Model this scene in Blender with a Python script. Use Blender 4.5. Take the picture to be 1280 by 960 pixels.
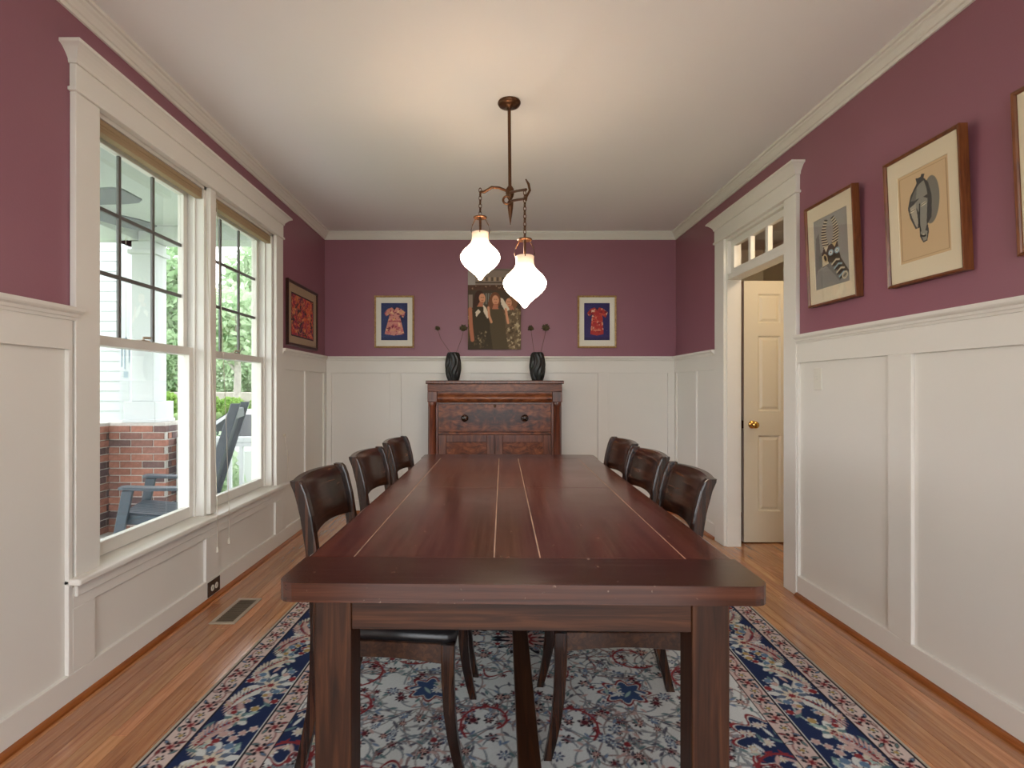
import bpy, math, random
import numpy as np
from mathutils import Vector, Matrix

for o in list(bpy.data.objects):
    bpy.data.objects.remove(o)
SC = bpy.context.scene
COL = SC.collection
random.seed(7)
RNG = np.random.default_rng(11)

# ------------------------------------------------------------------ camera, world, exposure
F, CX, CY = 660.0, 613.5, 485.0
CAMZ = 1.185
cam_d = bpy.data.cameras.new('camera')
cam = bpy.data.objects.new('camera', cam_d)
COL.objects.link(cam)
cam.location = (0, 0, CAMZ)
cam.rotation_euler = (math.pi / 2, 0, 0)
cam_d.sensor_width = 36
cam_d.lens = F / 1280 * 36
cam_d.shift_x = (640 - CX) / 1280
cam_d.shift_y = (CY - 480) / 1280
cam_d.clip_start = 0.05
cam_d.clip_end = 200
SC.camera = cam

WORLD_STRENGTH = 3.8
w = bpy.data.worlds.new('overcast_sky')
SC.world = w
w.use_nodes = True
bg = w.node_tree.nodes['Background']
bg.inputs[0].default_value = (0.92, 0.96, 1.0, 1)
bg.inputs[1].default_value = WORLD_STRENGTH

SC.view_settings.view_transform = 'Standard'
SC.view_settings.look = 'None'
SC.view_settings.gamma = 1
SC.view_settings.use_curve_mapping = False
SC.view_settings.exposure = 0.67
SHADE_EMIT = 19.0

# ------------------------------------------------------------------ helpers
def lin(c):
    c = c / 255.0
    return c / 12.92 if c <= 0.04045 else ((c + 0.055) / 1.055) ** 2.4

def rgb(r, g, b):
    return (lin(r), lin(g), lin(b), 1.0)

class MB:
    """collects geometry for ONE mesh object"""
    def __init__(self):
        self.v = []
        self.f = []
        self.s = []

    def add(self, vs, fs, smooth=False):
        n = len(self.v)
        self.v += [tuple(p) for p in vs]
        self.f += [tuple(i + n for i in f) for f in fs]
        self.s += [smooth] * len(fs)
        return self

    def box(self, x0, x1, y0, y1, z0, z1):
        x0, x1 = min(x0, x1), max(x0, x1)
        y0, y1 = min(y0, y1), max(y0, y1)
        z0, z1 = min(z0, z1), max(z0, z1)
        return self.add([(x0, y0, z0), (x1, y0, z0), (x1, y1, z0), (x0, y1, z0), (x0, y0, z1), (x1, y0, z1), (x1, y1, z1), (x0, y1, z1)],
                        [(0, 3, 2, 1), (4, 5, 6, 7), (0, 1, 5, 4), (1, 2, 6, 5), (2, 3, 7, 6), (3, 0, 4, 7)])

    def loft(self, rings, cap=True, smooth=True, close=True):
        n = len(rings[0])
        vs = [p for r in rings for p in r]
        fs = []
        for i in range(len(rings) - 1):
            for j in range(n if close else n - 1):
                a, b = i * n + j, i * n + (j + 1) % n
                fs.append((a, b, b + n, a + n))
        self.add(vs, fs, smooth)
        if cap:
            self.add(rings[0], [tuple(reversed(range(n)))], False)
            self.add(rings[-1], [tuple(range(n))], False)
        return self

    def tube(self, pts, r, n=8, smooth=True, cap=True):
        pts = [Vector(p) for p in pts]
        rr = r if isinstance(r, (list, tuple)) else [r] * len(pts)
        rings = []
        up = None
        for i, p in enumerate(pts):
            t = (pts[min(i + 1, len(pts) - 1)] - pts[max(i - 1, 0)]).normalized()
            if up is None:
                up = Vector((0, 0, 1)) if abs(t.z) < 0.9 else Vector((1, 0, 0))
            a = t.cross(up)
            if a.length < 1e-4:
                a = t.cross(Vector((0, 1, 0)))
            a.normalize()
            b = t.cross(a).normalized()
            up = -b if False else b.cross(t) if False else up
            rings.append([p + a * (math.cos(k * 2 * math.pi / n) * rr[i]) + b * (math.sin(k * 2 * math.pi / n) * rr[i]) for k in range(n)])
        return self.loft(rings, cap, smooth)

    def lathe(self, prof, n=24, c=(0, 0, 0), smooth=True, cap=True):
        rings = [[(c[0] + r * math.cos(k * 2 * math.pi / n), c[1] + r * math.sin(k * 2 * math.pi / n), c[2] + z) for k in range(n)] for r, z in prof]
        return self.loft(rings, cap, smooth)

    def torus(self, M, R, r, n=12, m=6, sx=1.0):
        vs, fs = [], []
        for i in range(n):
            a = i * 2 * math.pi / n
            for j in range(m):
                b = j * 2 * math.pi / m
                vs.append(M @ Vector(((R + r * math.cos(b)) * math.cos(a) * sx, r * math.sin(b), (R + r * math.cos(b)) * math.sin(a))))
        for i in range(n):
            for j in range(m):
                fs.append((i * m + j, i * m + (j + 1) % m, ((i + 1) % n) * m + (j + 1) % m, ((i + 1) % n) * m + j))
        return self.add(vs, fs, True)

    def sweep_rect(self, path, wy, wx):
        """path of (x,z) points, rectangular section; wx across x, wy across y (centre y=0 offset via tuple)"""
        rings = []
        for (x, y, z, hx, hy) in path:
            rings.append([(x - hx, y - hy, z), (x + hx, y - hy, z), (x + hx, y + hy, z), (x - hx, y + hy, z)])
        return self.loft(rings, True, False)

    def build(self, name, mat, parent=None, bevel=0, seg=2, smooth=False, **props):
        me = bpy.data.meshes.new(name)
        me.from_pydata(self.v, [], self.f)
        me.polygons.foreach_set('use_smooth', [bool(x) or smooth for x in self.s])
        me.update()
        o = link(name, me, mat, parent)
        if bevel:
            m = o.modifiers.new('bevel', 'BEVEL')
            m.width = bevel
            m.segments = seg
            m.limit_method = 'ANGLE'
            m.angle_limit = math.radians(40)
        return o

def link(name, me, mat, parent=None):
    o = bpy.data.objects.new(name, me)
    COL.objects.link(o)
    if mat:
        me.materials.append(mat)
    if parent:
        o.parent = parent
    return o

def tag(o, label=None, cat=None, group=None, kind=None):
    if label: o['label'] = label
    if cat: o['category'] = cat
    if group: o['group'] = group
    if kind: o['kind'] = kind
    return o

def thing(name, label, cat, loc=(0, 0, 0), rz=0, group=None, kind=None):
    o = bpy.data.objects.new(name, None)
    COL.objects.link(o)
    o.empty_display_size = 0.1
    o.location = loc
    o.rotation_euler = (0, 0, rz)
    return tag(o, label, cat, group, kind)

def copy_tree(o, parent=None):
    c = o.copy()
    COL.objects.link(c)
    c.parent = parent
    for ch in [x for x in o.children]:
        copy_tree(ch, c)
    return c

def bxo(name, mat, parent, x0, x1, y0, y1, z0, z1, bevel=0.002, seg=1):
    return MB().box(x0, x1, y0, y1, z0, z1).build(name, mat, parent, bevel, seg)

# ------------------------------------------------------------------ materials
def base_mat(name, col=(0.8, 0.8, 0.8, 1), rough=0.5, metal=0.0, spec=0.5):
    m = bpy.data.materials.new(name)
    m.use_nodes = True
    b = m.node_tree.nodes['Principled BSDF']
    b.inputs['Base Color'].default_value = col
    b.inputs['Roughness'].default_value = rough
    b.inputs['Metallic'].default_value = metal
    b.inputs['Specular IOR Level'].default_value = spec
    return m, m.node_tree, b

def N(nt, t, **kw):
    n = nt.nodes.new(t)
    for k, v in kw.items():
        setattr(n, k, v)
    return n

def ramp(nt, stops):
    r = N(nt, 'ShaderNodeValToRGB')
    cr = r.color_ramp
    while len(cr.elements) < len(stops):
        cr.elements.new(0.5)
    for e, (p, c) in zip(cr.elements, stops):
        e.position = p
        e.color = c
    return r

def paint(name, col, rough=0.45, var=0.04, bump=0.02, nscale=3.0, bscale=220, spec=0.5):
    m, nt, b = base_mat(name, col, rough, 0, spec)
    tc = N(nt, 'ShaderNodeTexCoord')
    n1 = N(nt, 'ShaderNodeTexNoise')
    n1.inputs['Scale'].default_value = nscale
    n1.inputs['Detail'].default_value = 3
    nt.links.new(tc.outputs['Object'], n1.inputs['Vector'])
    c2 = tuple(min(1, x * (1 + var)) for x in col[:3]) + (1,)
    c1 = tuple(x * (1 - var) for x in col[:3]) + (1,)
    r = ramp(nt, [(0.3, c1), (0.7, c2)])
    nt.links.new(n1.outputs['Fac'], r.inputs[0])
    nt.links.new(r.outputs[0], b.inputs['Base Color'])
    if bump:
        n2 = N(nt, 'ShaderNodeTexNoise')
        n2.inputs['Scale'].default_value = bscale
        nt.links.new(tc.outputs['Object'], n2.inputs['Vector'])
        bp = N(nt, 'ShaderNodeBump')
        bp.inputs['Strength'].default_value = bump
        bp.inputs['Distance'].default_value = 0.002
        nt.links.new(n2.outputs['Fac'], bp.inputs['Height'])
        nt.links.new(bp.outputs[0], b.inputs['Normal'])
    return m

def wood(name, stops, scale=(1, 1, 1), grain=18.0, dist=2.5, rough=0.35, rnd=0.0, bump=0.05, rough_var=0.0, spec=0.5, mirror=False, coat=0.0):
    """stretched noise grain; scale small along the grain"""
    m, nt, b = base_mat(name, stops[0][1], rough, 0, spec)
    tc = N(nt, 'ShaderNodeTexCoord')
    oi = N(nt, 'ShaderNodeObjectInfo')
    vec = tc.outputs['Object']
    if mirror:
        sx = N(nt, 'ShaderNodeSeparateXYZ')
        nt.links.new(vec, sx.inputs[0])
        ab = N(nt, 'ShaderNodeMath', operation='ABSOLUTE')
        nt.links.new(sx.outputs[0], ab.inputs[0])
        cb = N(nt, 'ShaderNodeCombineXYZ')
        nt.links.new(ab.outputs[0], cb.inputs[0])
        nt.links.new(sx.outputs[1], cb.inputs[1])
        nt.links.new(sx.outputs[2], cb.inputs[2])
        vec = cb.outputs[0]
    mp = N(nt, 'ShaderNodeMapping')
    mp.inputs['Scale'].default_value = scale
    nt.links.new(vec, mp.inputs['Vector'])
    ad = N(nt, 'ShaderNodeVectorMath', operation='ADD')
    ml = N(nt, 'ShaderNodeMath', operation='MULTIPLY')
    ml.inputs[1].default_value = 37.0 if not mirror else 0.0
    nt.links.new(oi.outputs['Random'], ml.inputs[0])
    nt.links.new(mp.outputs[0], ad.inputs[0])
    nt.links.new(ml.outputs[0], ad.inputs[1])
    n1 = N(nt, 'ShaderNodeTexNoise')
    n1.inputs['Scale'].default_value = grain
    n1.inputs['Detail'].default_value = 6
    n1.inputs['Roughness'].default_value = 0.62
    n1.inputs['Distortion'].default_value = dist
    nt.links.new(ad.outputs[0], n1.inputs['Vector'])
    r = ramp(nt, stops)
    nt.links.new(n1.outputs['Fac'], r.inputs[0])
    col = r.outputs[0]
    if rnd:
        hs = N(nt, 'ShaderNodeHueSaturation')
        mr = N(nt, 'ShaderNodeMapRange')
        mr.inputs['To Min'].default_value = 1 - rnd
        mr.inputs['To Max'].default_value = 1 + rnd
        nt.links.new(oi.outputs['Random'], mr.inputs['Value'])
        nt.links.new(mr.outputs[0], hs.inputs['Value'])
        m2 = N(nt, 'ShaderNodeMath', operation='MULTIPLY')
        m2.inputs[1].default_value = 7.31
        fr = N(nt, 'ShaderNodeMath', operation='FRACT')
        nt.links.new(oi.outputs['Random'], m2.inputs[0])
        nt.links.new(m2.outputs[0], fr.inputs[0])
        mr2 = N(nt, 'ShaderNodeMapRange')
        mr2.inputs['To Min'].default_value = 0.493
        mr2.inputs['To Max'].default_value = 0.503
        nt.links.new(fr.outputs[0], mr2.inputs['Value'])
        nt.links.new(mr2.outputs[0], hs.inputs['Hue'])
        nt.links.new(col, hs.inputs['Color'])
        col = hs.outputs[0]
    nt.links.new(col, b.inputs['Base Color'])
    if rough_var:
        n3 = N(nt, 'ShaderNodeTexNoise')
        n3.inputs['Scale'].default_value = 6
        n3.inputs['Detail'].default_value = 5
        nt.links.new(tc.outputs['Object'], n3.inputs['Vector'])
        m3 = N(nt, 'ShaderNodeMapRange')
        m3.inputs['To Min'].default_value = rough - rough_var
        m3.inputs['To Max'].default_value = rough + rough_var
        nt.links.new(n3.outputs['Fac'], m3.inputs['Value'])
        nt.links.new(m3.outputs[0], b.inputs['Roughness'])
    if bump:
        bp = N(nt, 'ShaderNodeBump')
        bp.inputs['Strength'].default_value = bump
        bp.inputs['Distance'].default_value = 0.003
        nt.links.new(n1.outputs['Fac'], bp.inputs['Height'])
        nt.links.new(bp.outputs[0], b.inputs['Normal'])
    if coat:
        b.inputs['Coat Weight'].default_value = coat
        b.inputs['Coat Roughness'].default_value = 0.12
    return m

def attr_mat(name, rough=0.6, spec=0.3, fuzz=0.0):
    m, nt, b = base_mat(name, (0.5, 0.5, 0.5, 1), rough, 0, spec)
    a = N(nt, 'ShaderNodeAttribute')
    a.attribute_name = 'dye'
    nt.links.new(a.outputs['Color'], b.inputs['Base Color'])
    if fuzz:
        tc = N(nt, 'ShaderNodeTexCoord')
        n = N(nt, 'ShaderNodeTexNoise')
        n.inputs['Scale'].default_value = 420
        nt.links.new(tc.outputs['Object'], n.inputs['Vector'])
        bp = N(nt, 'ShaderNodeBump')
        bp.inputs['Strength'].default_value = fuzz
        bp.inputs['Distance'].default_value = 0.004
        nt.links.new(n.outputs['Fac'], bp.inputs['Height'])
        nt.links.new(bp.outputs[0], b.inputs['Normal'])
    return m

def glass_mat(name, refl=0.06, tint=(1, 1, 1, 1)):
    m = bpy.data.materials.new(name)
    m.use_nodes = True
    nt = m.node_tree
    nt.nodes.clear()
    out = N(nt, 'ShaderNodeOutputMaterial')
    tr = N(nt, 'ShaderNodeBsdfTransparent')
    tr.inputs[0].default_value = tint
    gl = N(nt, 'ShaderNodeBsdfGlossy')
    gl.inputs['Roughness'].default_value = 0.02
    lw = N(nt, 'ShaderNodeLayerWeight')
    lw.inputs[0].default_value = 0.18
    ml = N(nt, 'ShaderNodeMath', operation='MULTIPLY')
    ml.inputs[1].default_value = refl * 4
    mx = N(nt, 'ShaderNodeMixShader')
    nt.links.new(lw.outputs['Fresnel'], ml.inputs[0])
    nt.links.new(ml.outputs[0], mx.inputs[0])
    nt.links.new(tr.outputs[0], mx.inputs[1])
    nt.links.new(gl.outputs[0], mx.inputs[2])
    nt.links.new(mx.outputs[0], out.inputs[0])
    return m

M = {}
M['purple'] = paint('plum_wall_paint', (0.275, 0.107, 0.142, 1), 0.42, 0.03, 0.12, 2.0, 160)
M['white'] = paint('white_trim_paint', (0.76, 0.725, 0.665, 1), 0.33, 0.015, 0.03, 2.0, 90)
M['sash'] = paint('white_sash_paint', (0.72, 0.69, 0.64, 1), 0.35, 0.01, 0.0)
M['ceiling'] = paint('ceiling_paint', (0.85, 0.835, 0.82, 1), 0.8, 0.01, 0.05, 1.0, 120)
M['hall'] = paint('hall_wall_paint', (0.72, 0.65, 0.49, 1), 0.6, 0.01, 0.03)
M['door'] = paint('door_paint', (0.80, 0.74, 0.60, 1), 0.35, 0.01, 0.02)
M['grille'] = paint('window_grille_grey', (0.13, 0.125, 0.12, 1), 0.4, 0.02, 0)
M['oak'] = wood('oak_floor', [(0.25, rgb(142, 88, 50)), (0.5, rgb(182, 124, 78)), (0.75, rgb(208, 152, 104))], (9, 0.5, 1), 5, 0.8, 0.2, 0.20, 0.03, 0.05, coat=0.6)
M['shoe'] = wood('oak_shoe_moulding', [(0.3, rgb(120, 62, 24)), (0.7, rgb(170, 100, 48))], (9, 0.6, 9), 5, 1, 0.3, 0, 0.02)
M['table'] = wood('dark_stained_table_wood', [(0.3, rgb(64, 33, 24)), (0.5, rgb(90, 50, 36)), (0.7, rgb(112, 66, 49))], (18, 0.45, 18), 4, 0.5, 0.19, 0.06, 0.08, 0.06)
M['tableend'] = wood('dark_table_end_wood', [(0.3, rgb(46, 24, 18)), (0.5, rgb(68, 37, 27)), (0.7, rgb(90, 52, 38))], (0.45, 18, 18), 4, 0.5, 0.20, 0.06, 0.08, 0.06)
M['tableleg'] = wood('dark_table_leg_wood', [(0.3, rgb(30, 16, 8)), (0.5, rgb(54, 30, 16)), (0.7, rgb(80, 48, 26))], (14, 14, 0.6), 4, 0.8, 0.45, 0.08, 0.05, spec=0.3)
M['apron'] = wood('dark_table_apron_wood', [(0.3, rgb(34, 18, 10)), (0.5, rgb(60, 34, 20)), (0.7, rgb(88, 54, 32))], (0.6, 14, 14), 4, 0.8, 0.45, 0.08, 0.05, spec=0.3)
M['chair'] = wood('espresso_chair_wood', [(0.36, rgb(18, 9, 7)), (0.52, rgb(46, 25, 16)), (0.68, rgb(86, 54, 34))], (14, 0.9, 22), 3.5, 0.5, 0.2, 0.08, 0.05)
M['chairv'] = wood('espresso_post_wood', [(0.36, rgb(18, 9, 7)), (0.52, rgb(44, 24, 15)), (0.68, rgb(78, 48, 30))], (18, 18, 0.8), 3.5, 0.5, 0.24, 0.08, 0.05)
M['stretch'] = wood('dark_stretcher_wood', [(0.3, rgb(34, 18, 10)), (0.5, rgb(58, 33, 19)), (0.7, rgb(84, 52, 30))], (14, 0.6, 14), 4, 0.8, 0.4, 0, 0.04)
M['mahog'] = wood('flame_mahogany', [(0.32, rgb(56, 26, 14)), (0.5, rgb(108, 56, 31)), (0.72, rgb(150, 88, 54))], (2.2, 6, 5.5), 3.0, 2.2, 0.3, 0, 0.02, 0.05, spec=0.32, mirror=True)
M['mahogv'] = wood('straight_mahogany', [(0.25, rgb(50, 24, 14)), (0.5, rgb(94, 48, 28)), (0.75, rgb(132, 74, 45))], (9, 9, 0.8), 3, 1.5, 0.3, 0.1, 0.02)
def add_wear(m, seed):
    nt = m.node_tree
    b = nt.nodes['Principled BSDF']
    src = b.inputs['Base Color'].links[0].from_socket
    tc = N(nt, 'ShaderNodeTexCoord')
    mp = N(nt, 'ShaderNodeMapping')
    mp.inputs['Location'].default_value = (seed, seed * 2, 0)
    mp.inputs['Rotation'].default_value = (0, 0, 0.5)
    mp.inputs['Scale'].default_value = (1, 0.35, 1)
    nt.links.new(tc.outputs['Object'], mp.inputs[0])
    n = N(nt, 'ShaderNodeTexNoise')
    n.inputs['Scale'].default_value = 70
    n.inputs['Detail'].default_value = 2
    nt.links.new(mp.outputs[0], n.inputs['Vector'])
    r = ramp(nt, [(0.72, (0, 0, 0, 1)), (0.80, (0.45, 0.45, 0.45, 1))])
    nt.links.new(n.outputs['Fac'], r.inputs[0])
    mx = N(nt, 'ShaderNodeMixRGB')
    mx.inputs[2].default_value = rgb(176, 150, 130)
    nt.links.new(r.outputs[0], mx.inputs[0])
    nt.links.new(src, mx.inputs[1])
    nt.links.new(mx.outputs[0], b.inputs['Base Color'])
add_wear(M['table'], 1.7)
add_wear(M['tableend'], 4.1)
M['seam'] = paint('pale_seam_glint', (0.36, 0.25, 0.17, 1), 0.5, 0.35, 0, 14)  # pale tan paints in the light that the table seams catch
M['leather'] = paint('black_leather', (0.012, 0.011, 0.012, 1), 0.3, 0.1, 0.25, 4, 260)
M['bronze'], _, _b = base_mat('aged_bronze', rgb(92, 62, 42), 0.36, 0.85)
M['bronzeplate'], _, _b = base_mat('brown_plate', rgb(64, 44, 32), 0.4, 0.3)
M['brass'], _, _b = base_mat('polished_brass', rgb(222, 178, 100), 0.16, 1.0)
M['gold'] = wood('gilt_frame', [(0.3, rgb(122, 84, 36)), (0.7, rgb(196, 156, 92))], (6, 6, 6), 8, 1, 0.35, 0, 0.03)
M['darkframe'] = wood('dark_brown_frame', [(0.3, rgb(30, 14, 8)), (0.7, rgb(66, 34, 18))], (6, 6, 6), 8, 1, 0.3, 0, 0.03)
M['walnut'] = wood('walnut_frame', [(0.3, rgb(82, 40, 18)), (0.7, rgb(130, 76, 38))], (10, 10, 1), 6, 1, 0.32, 0, 0.03)
M['mat'] = paint('cream_mat_board', (0.72, 0.62, 0.45, 1), 0.8, 0.01, 0.02)
M['matwhite'] = paint('white_mat_board', (0.76, 0.72, 0.62, 1), 0.8, 0.01, 0.02)
M['matbeige'] = paint('beige_mat_board', (0.42, 0.31, 0.19, 1), 0.8, 0.02, 0.02)
M['print'] = attr_mat('printed_paper', 0.55, 0.25)
M['rug'] = attr_mat('wool_rug', 0.95, 0.1, 0.5)
M['vase'] = paint('black_ceramic', (0.014, 0.014, 0.014, 1), 0.36, 0.05, 0.0)
M['pod'] = paint('dried_seed_pod', (0.06, 0.043, 0.016, 1), 0.8, 0.35, 0.5, 60, 200)
M['stem'] = paint('dried_stem', (0.11, 0.045, 0.03, 1), 0.7, 0.1, 0)
M['glass'] = glass_mat('window_glass', 0.05)
M['picglass'] = glass_mat('picture_glass', 0.035)
M['shadecloth'] = paint('beige_shade_cloth', (0.36, 0.255, 0.15, 1), 0.8, 0.03, 0.1, 5, 300)
M['cord'] = paint('shade_cord', (0.62, 0.56, 0.46, 1), 0.7, 0.02, 0)
M['plastic'] = paint('white_plastic', (0.72, 0.68, 0.60, 1), 0.4, 0.01, 0)
M['palefloor'] = paint('pale_bounce_floor', (0.84, 0.83, 0.80, 1), 0.5, 0.02, 0.02)  # for the unseen floor added to bounce daylight into the room
M['siding'] = paint('white_grey_siding', (0.40, 0.42, 0.43, 1), 0.6, 0.02, 0)
M['dark'] = paint('dark_recess', (0.02, 0.018, 0.015, 1), 0.6, 0.05, 0)
M['ventmetal'] = paint('tan_vent_metal', (0.40, 0.32, 0.24, 1), 0.45, 0.03, 0)
M['ventslat'] = paint('brown_vent_slat', (0.11, 0.078, 0.05, 1), 0.45, 0.03, 0)
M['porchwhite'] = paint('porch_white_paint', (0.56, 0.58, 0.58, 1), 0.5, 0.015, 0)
M['porchfloor'] = paint('porch_floor_grey', (0.74, 0.74, 0.73, 1), 0.6, 0.05, 0.05)
M['rocker'] = paint('slate_painted_wood', (0.045, 0.062, 0.08, 1), 0.45, 0.05, 0.03)
M['fan'] = paint('grey_fan_blade', (0.17, 0.19, 0.20, 1), 0.5, 0.05, 0)
M['mortar'] = paint('mortar', (0.50, 0.46, 0.42, 1), 0.9, 0.08, 0.3, 30, 200)
M['grass'] = paint('lawn', (0.16, 0.25, 0.07, 1), 0.9, 0.3, 0.3, 2.0, 60)
M['asphalt'] = paint('driveway', (0.36, 0.35, 0.34, 1), 0.9, 0.05, 0.2)
M['bark'] = paint('grey_bark', (0.34, 0.31, 0.28, 1), 0.9, 0.2, 0.5, 12, 40)
M['stonewall'] = paint('grey_stone', (0.30, 0.27, 0.24, 1), 0.9, 0.25, 0.5, 5, 40)
M['carpaint'] = paint('silver_car_paint', (0.55, 0.57, 0.58, 1), 0.2, 0.01, 0)
M['carglass'] = paint('dark_car_glass', (0.02, 0.026, 0.03, 1), 0.06, 0.02, 0)
M['tyre'] = paint('black_tyre', (0.02, 0.02, 0.02, 1), 0.8, 0.05, 0)
M['chime'] = paint('blue_grey_metal', (0.28, 0.36, 0.42, 1), 0.35, 0.05, 0)

def flame_material():
    m = wood('flame_veneer', [(0.32, rgb(60, 28, 15)), (0.5, rgb(112, 58, 32)), (0.72, rgb(154, 90, 55))], (2.2, 6, 5.5), 3.0, 2.2, 0.3, 0, 0.02, 0.05, spec=0.32, mirror=True)
    nt = m.node_tree
    b = nt.nodes['Principled BSDF']
    src = b.inputs['Base Color'].links[0].from_socket
    tc = N(nt, 'ShaderNodeTexCoord')
    nz = N(nt, 'ShaderNodeTexNoise')
    nz.inputs['Scale'].default_value = 13
    nz.inputs['Distortion'].default_value = 0.8
    nz.inputs['Detail'].default_value = 5
    sx = N(nt, 'ShaderNodeSeparateXYZ')
    nt.links.new(tc.outputs['Object'], sx.inputs[0])
    ab = N(nt, 'ShaderNodeMath', operation='ABSOLUTE')
    nt.links.new(sx.outputs[0], ab.inputs[0])
    cb = N(nt, 'ShaderNodeCombineXYZ')
    nt.links.new(ab.outputs[0], cb.inputs[0])
    nt.links.new(sx.outputs[2], cb.inputs[2])
    nt.links.new(cb.outputs[0], nz.inputs['Vector'])
    # crotch-veneer plume: dark band spreading from the centre line
    a1 = N(nt, 'ShaderNodeMath', operation='MULTIPLY_ADD')
    a1.inputs[1].default_value = -0.75
    a1.inputs[2].default_value = 0.60
    nt.links.new(ab.outputs[0], a1.inputs[0])
    a2 = N(nt, 'ShaderNodeMath', operation='MULTIPLY_ADD')
    a2.inputs[1].default_value = 1.6
    nt.links.new(nz.outputs['Fac'], a2.inputs[0])
    a3 = N(nt, 'ShaderNodeMath', operation='ADD')
    a3.inputs[1].default_value = -0.92
    nt.links.new(sx.outputs[2], a3.inputs[0])
    a4 = N(nt, 'ShaderNodeMath', operation='ABSOLUTE')
    nt.links.new(a3.outputs[0], a4.inputs[0])
    a5 = N(nt, 'ShaderNodeMath', operation='MULTIPLY_ADD')
    a5.inputs[1].default_value = -4.5
    nt.links.new(a4.outputs[0], a5.inputs[0])
    nt.links.new(a1.outputs[0], a5.inputs[2])
    nt.links.new(a5.outputs[0], a2.inputs[2])
    r = ramp(nt, [(0.0, (0, 0, 0, 1)), (1.0, (0.82, 0.82, 0.82, 1))])
    mr = N(nt, 'ShaderNodeMapRange')
    mr.inputs['From Min'].default_value = 0.80
    mr.inputs['From Max'].default_value = 1.30
    nt.links.new(a2.outputs[0], mr.inputs['Value'])
    nt.links.new(mr.outputs[0], r.inputs[0])
    mx = N(nt, 'ShaderNodeMixRGB')
    mx.inputs[2].default_value = rgb(34, 18, 13)
    nt.links.new(r.outputs[0], mx.inputs[0])
    nt.links.new(src, mx.inputs[1])
    nt.links.new(mx.outputs[0], b.inputs['Base Color'])
    return m
M['flame'] = flame_material()

def brick_material():
    m, nt, b = base_mat('red_brick', (0.3, 0.1, 0.07, 1), 0.9)
    oi = N(nt, 'ShaderNodeObjectInfo')
    r = ramp(nt, [(0.0, rgb(92, 78, 80)), (0.3, rgb(112, 88, 84)), (0.42, rgb(150, 104, 90)), (0.75, rgb(172, 120, 102)), (1.0, rgb(140, 102, 92))])
    nt.links.new(oi.outputs['Random'], r.inputs[0])
    tc = N(nt, 'ShaderNodeTexCoord')
    n = N(nt, 'ShaderNodeTexNoise')
    n.inputs['Scale'].default_value = 30
    n.inputs['Detail'].default_value = 5
    nt.links.new(tc.outputs['Object'], n.inputs['Vector'])
    mx = N(nt, 'ShaderNodeMixRGB', blend_type='MULTIPLY')
    mx.inputs[0].default_value = 0.6
    r2 = ramp(nt, [(0.3, (0.6, 0.6, 0.6, 1)), (0.65, (1.15, 1.1, 1.1, 1))])
    nt.links.new(n.outputs['Fac'], r2.inputs[0])
    nt.links.new(r.outputs[0], mx.inputs[1])
    nt.links.new(r2.outputs[0], mx.inputs[2])
    nt.links.new(mx.outputs[0], b.inputs['Base Color'])
    bp = N(nt, 'ShaderNodeBump')
    bp.inputs['Strength'].default_value = 0.4
    bp.inputs['Distance'].default_value = 0.004
    nt.links.new(n.outputs['Fac'], bp.inputs['Height'])
    nt.links.new(bp.outputs[0], b.inputs['Normal'])
    return m
M['brick'] = brick_material()

def leaf_material(name, c1, c2):
    m = bpy.data.materials.new(name)
    m.use_nodes = True
    nt = m.node_tree
    nt.nodes.clear()
    out = N(nt, 'ShaderNodeOutputMaterial')
    tc = N(nt, 'ShaderNodeTexCoord')
    n = N(nt, 'ShaderNodeTexNoise')
    n.inputs['Scale'].default_value = 2.2
    nt.links.new(tc.outputs['Object'], n.inputs['Vector'])
    r = ramp(nt, [(0.3, c1), (0.7, c2)])
    nt.links.new(n.outputs['Fac'], r.inputs[0])
    d = N(nt, 'ShaderNodeBsdfDiffuse')
    t = N(nt, 'ShaderNodeBsdfTranslucent')
    nt.links.new(r.outputs[0], d.inputs[0])
    nt.links.new(r.outputs[0], t.inputs[0])
    mx = N(nt, 'ShaderNodeMixShader')
    mx.inputs[0].default_value = 0.5
    nt.links.new(d.outputs[0], mx.inputs[1])
    nt.links.new(t.outputs[0], mx.inputs[2])
    nt.links.new(mx.outputs[0], out.inputs[0])
    return m
M['leaf'] = leaf_material('tree_leaf', (0.22, 0.36, 0.18, 1), (0.42, 0.56, 0.34, 1))
M['leafpale'] = leaf_material('pale_tree_leaf', (0.34, 0.48, 0.28, 1), (0.56, 0.66, 0.48, 1))
M['leafbush'] = leaf_material('bush_leaf', (0.16, 0.32, 0.06, 1), (0.36, 0.52, 0.14, 1))

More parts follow.
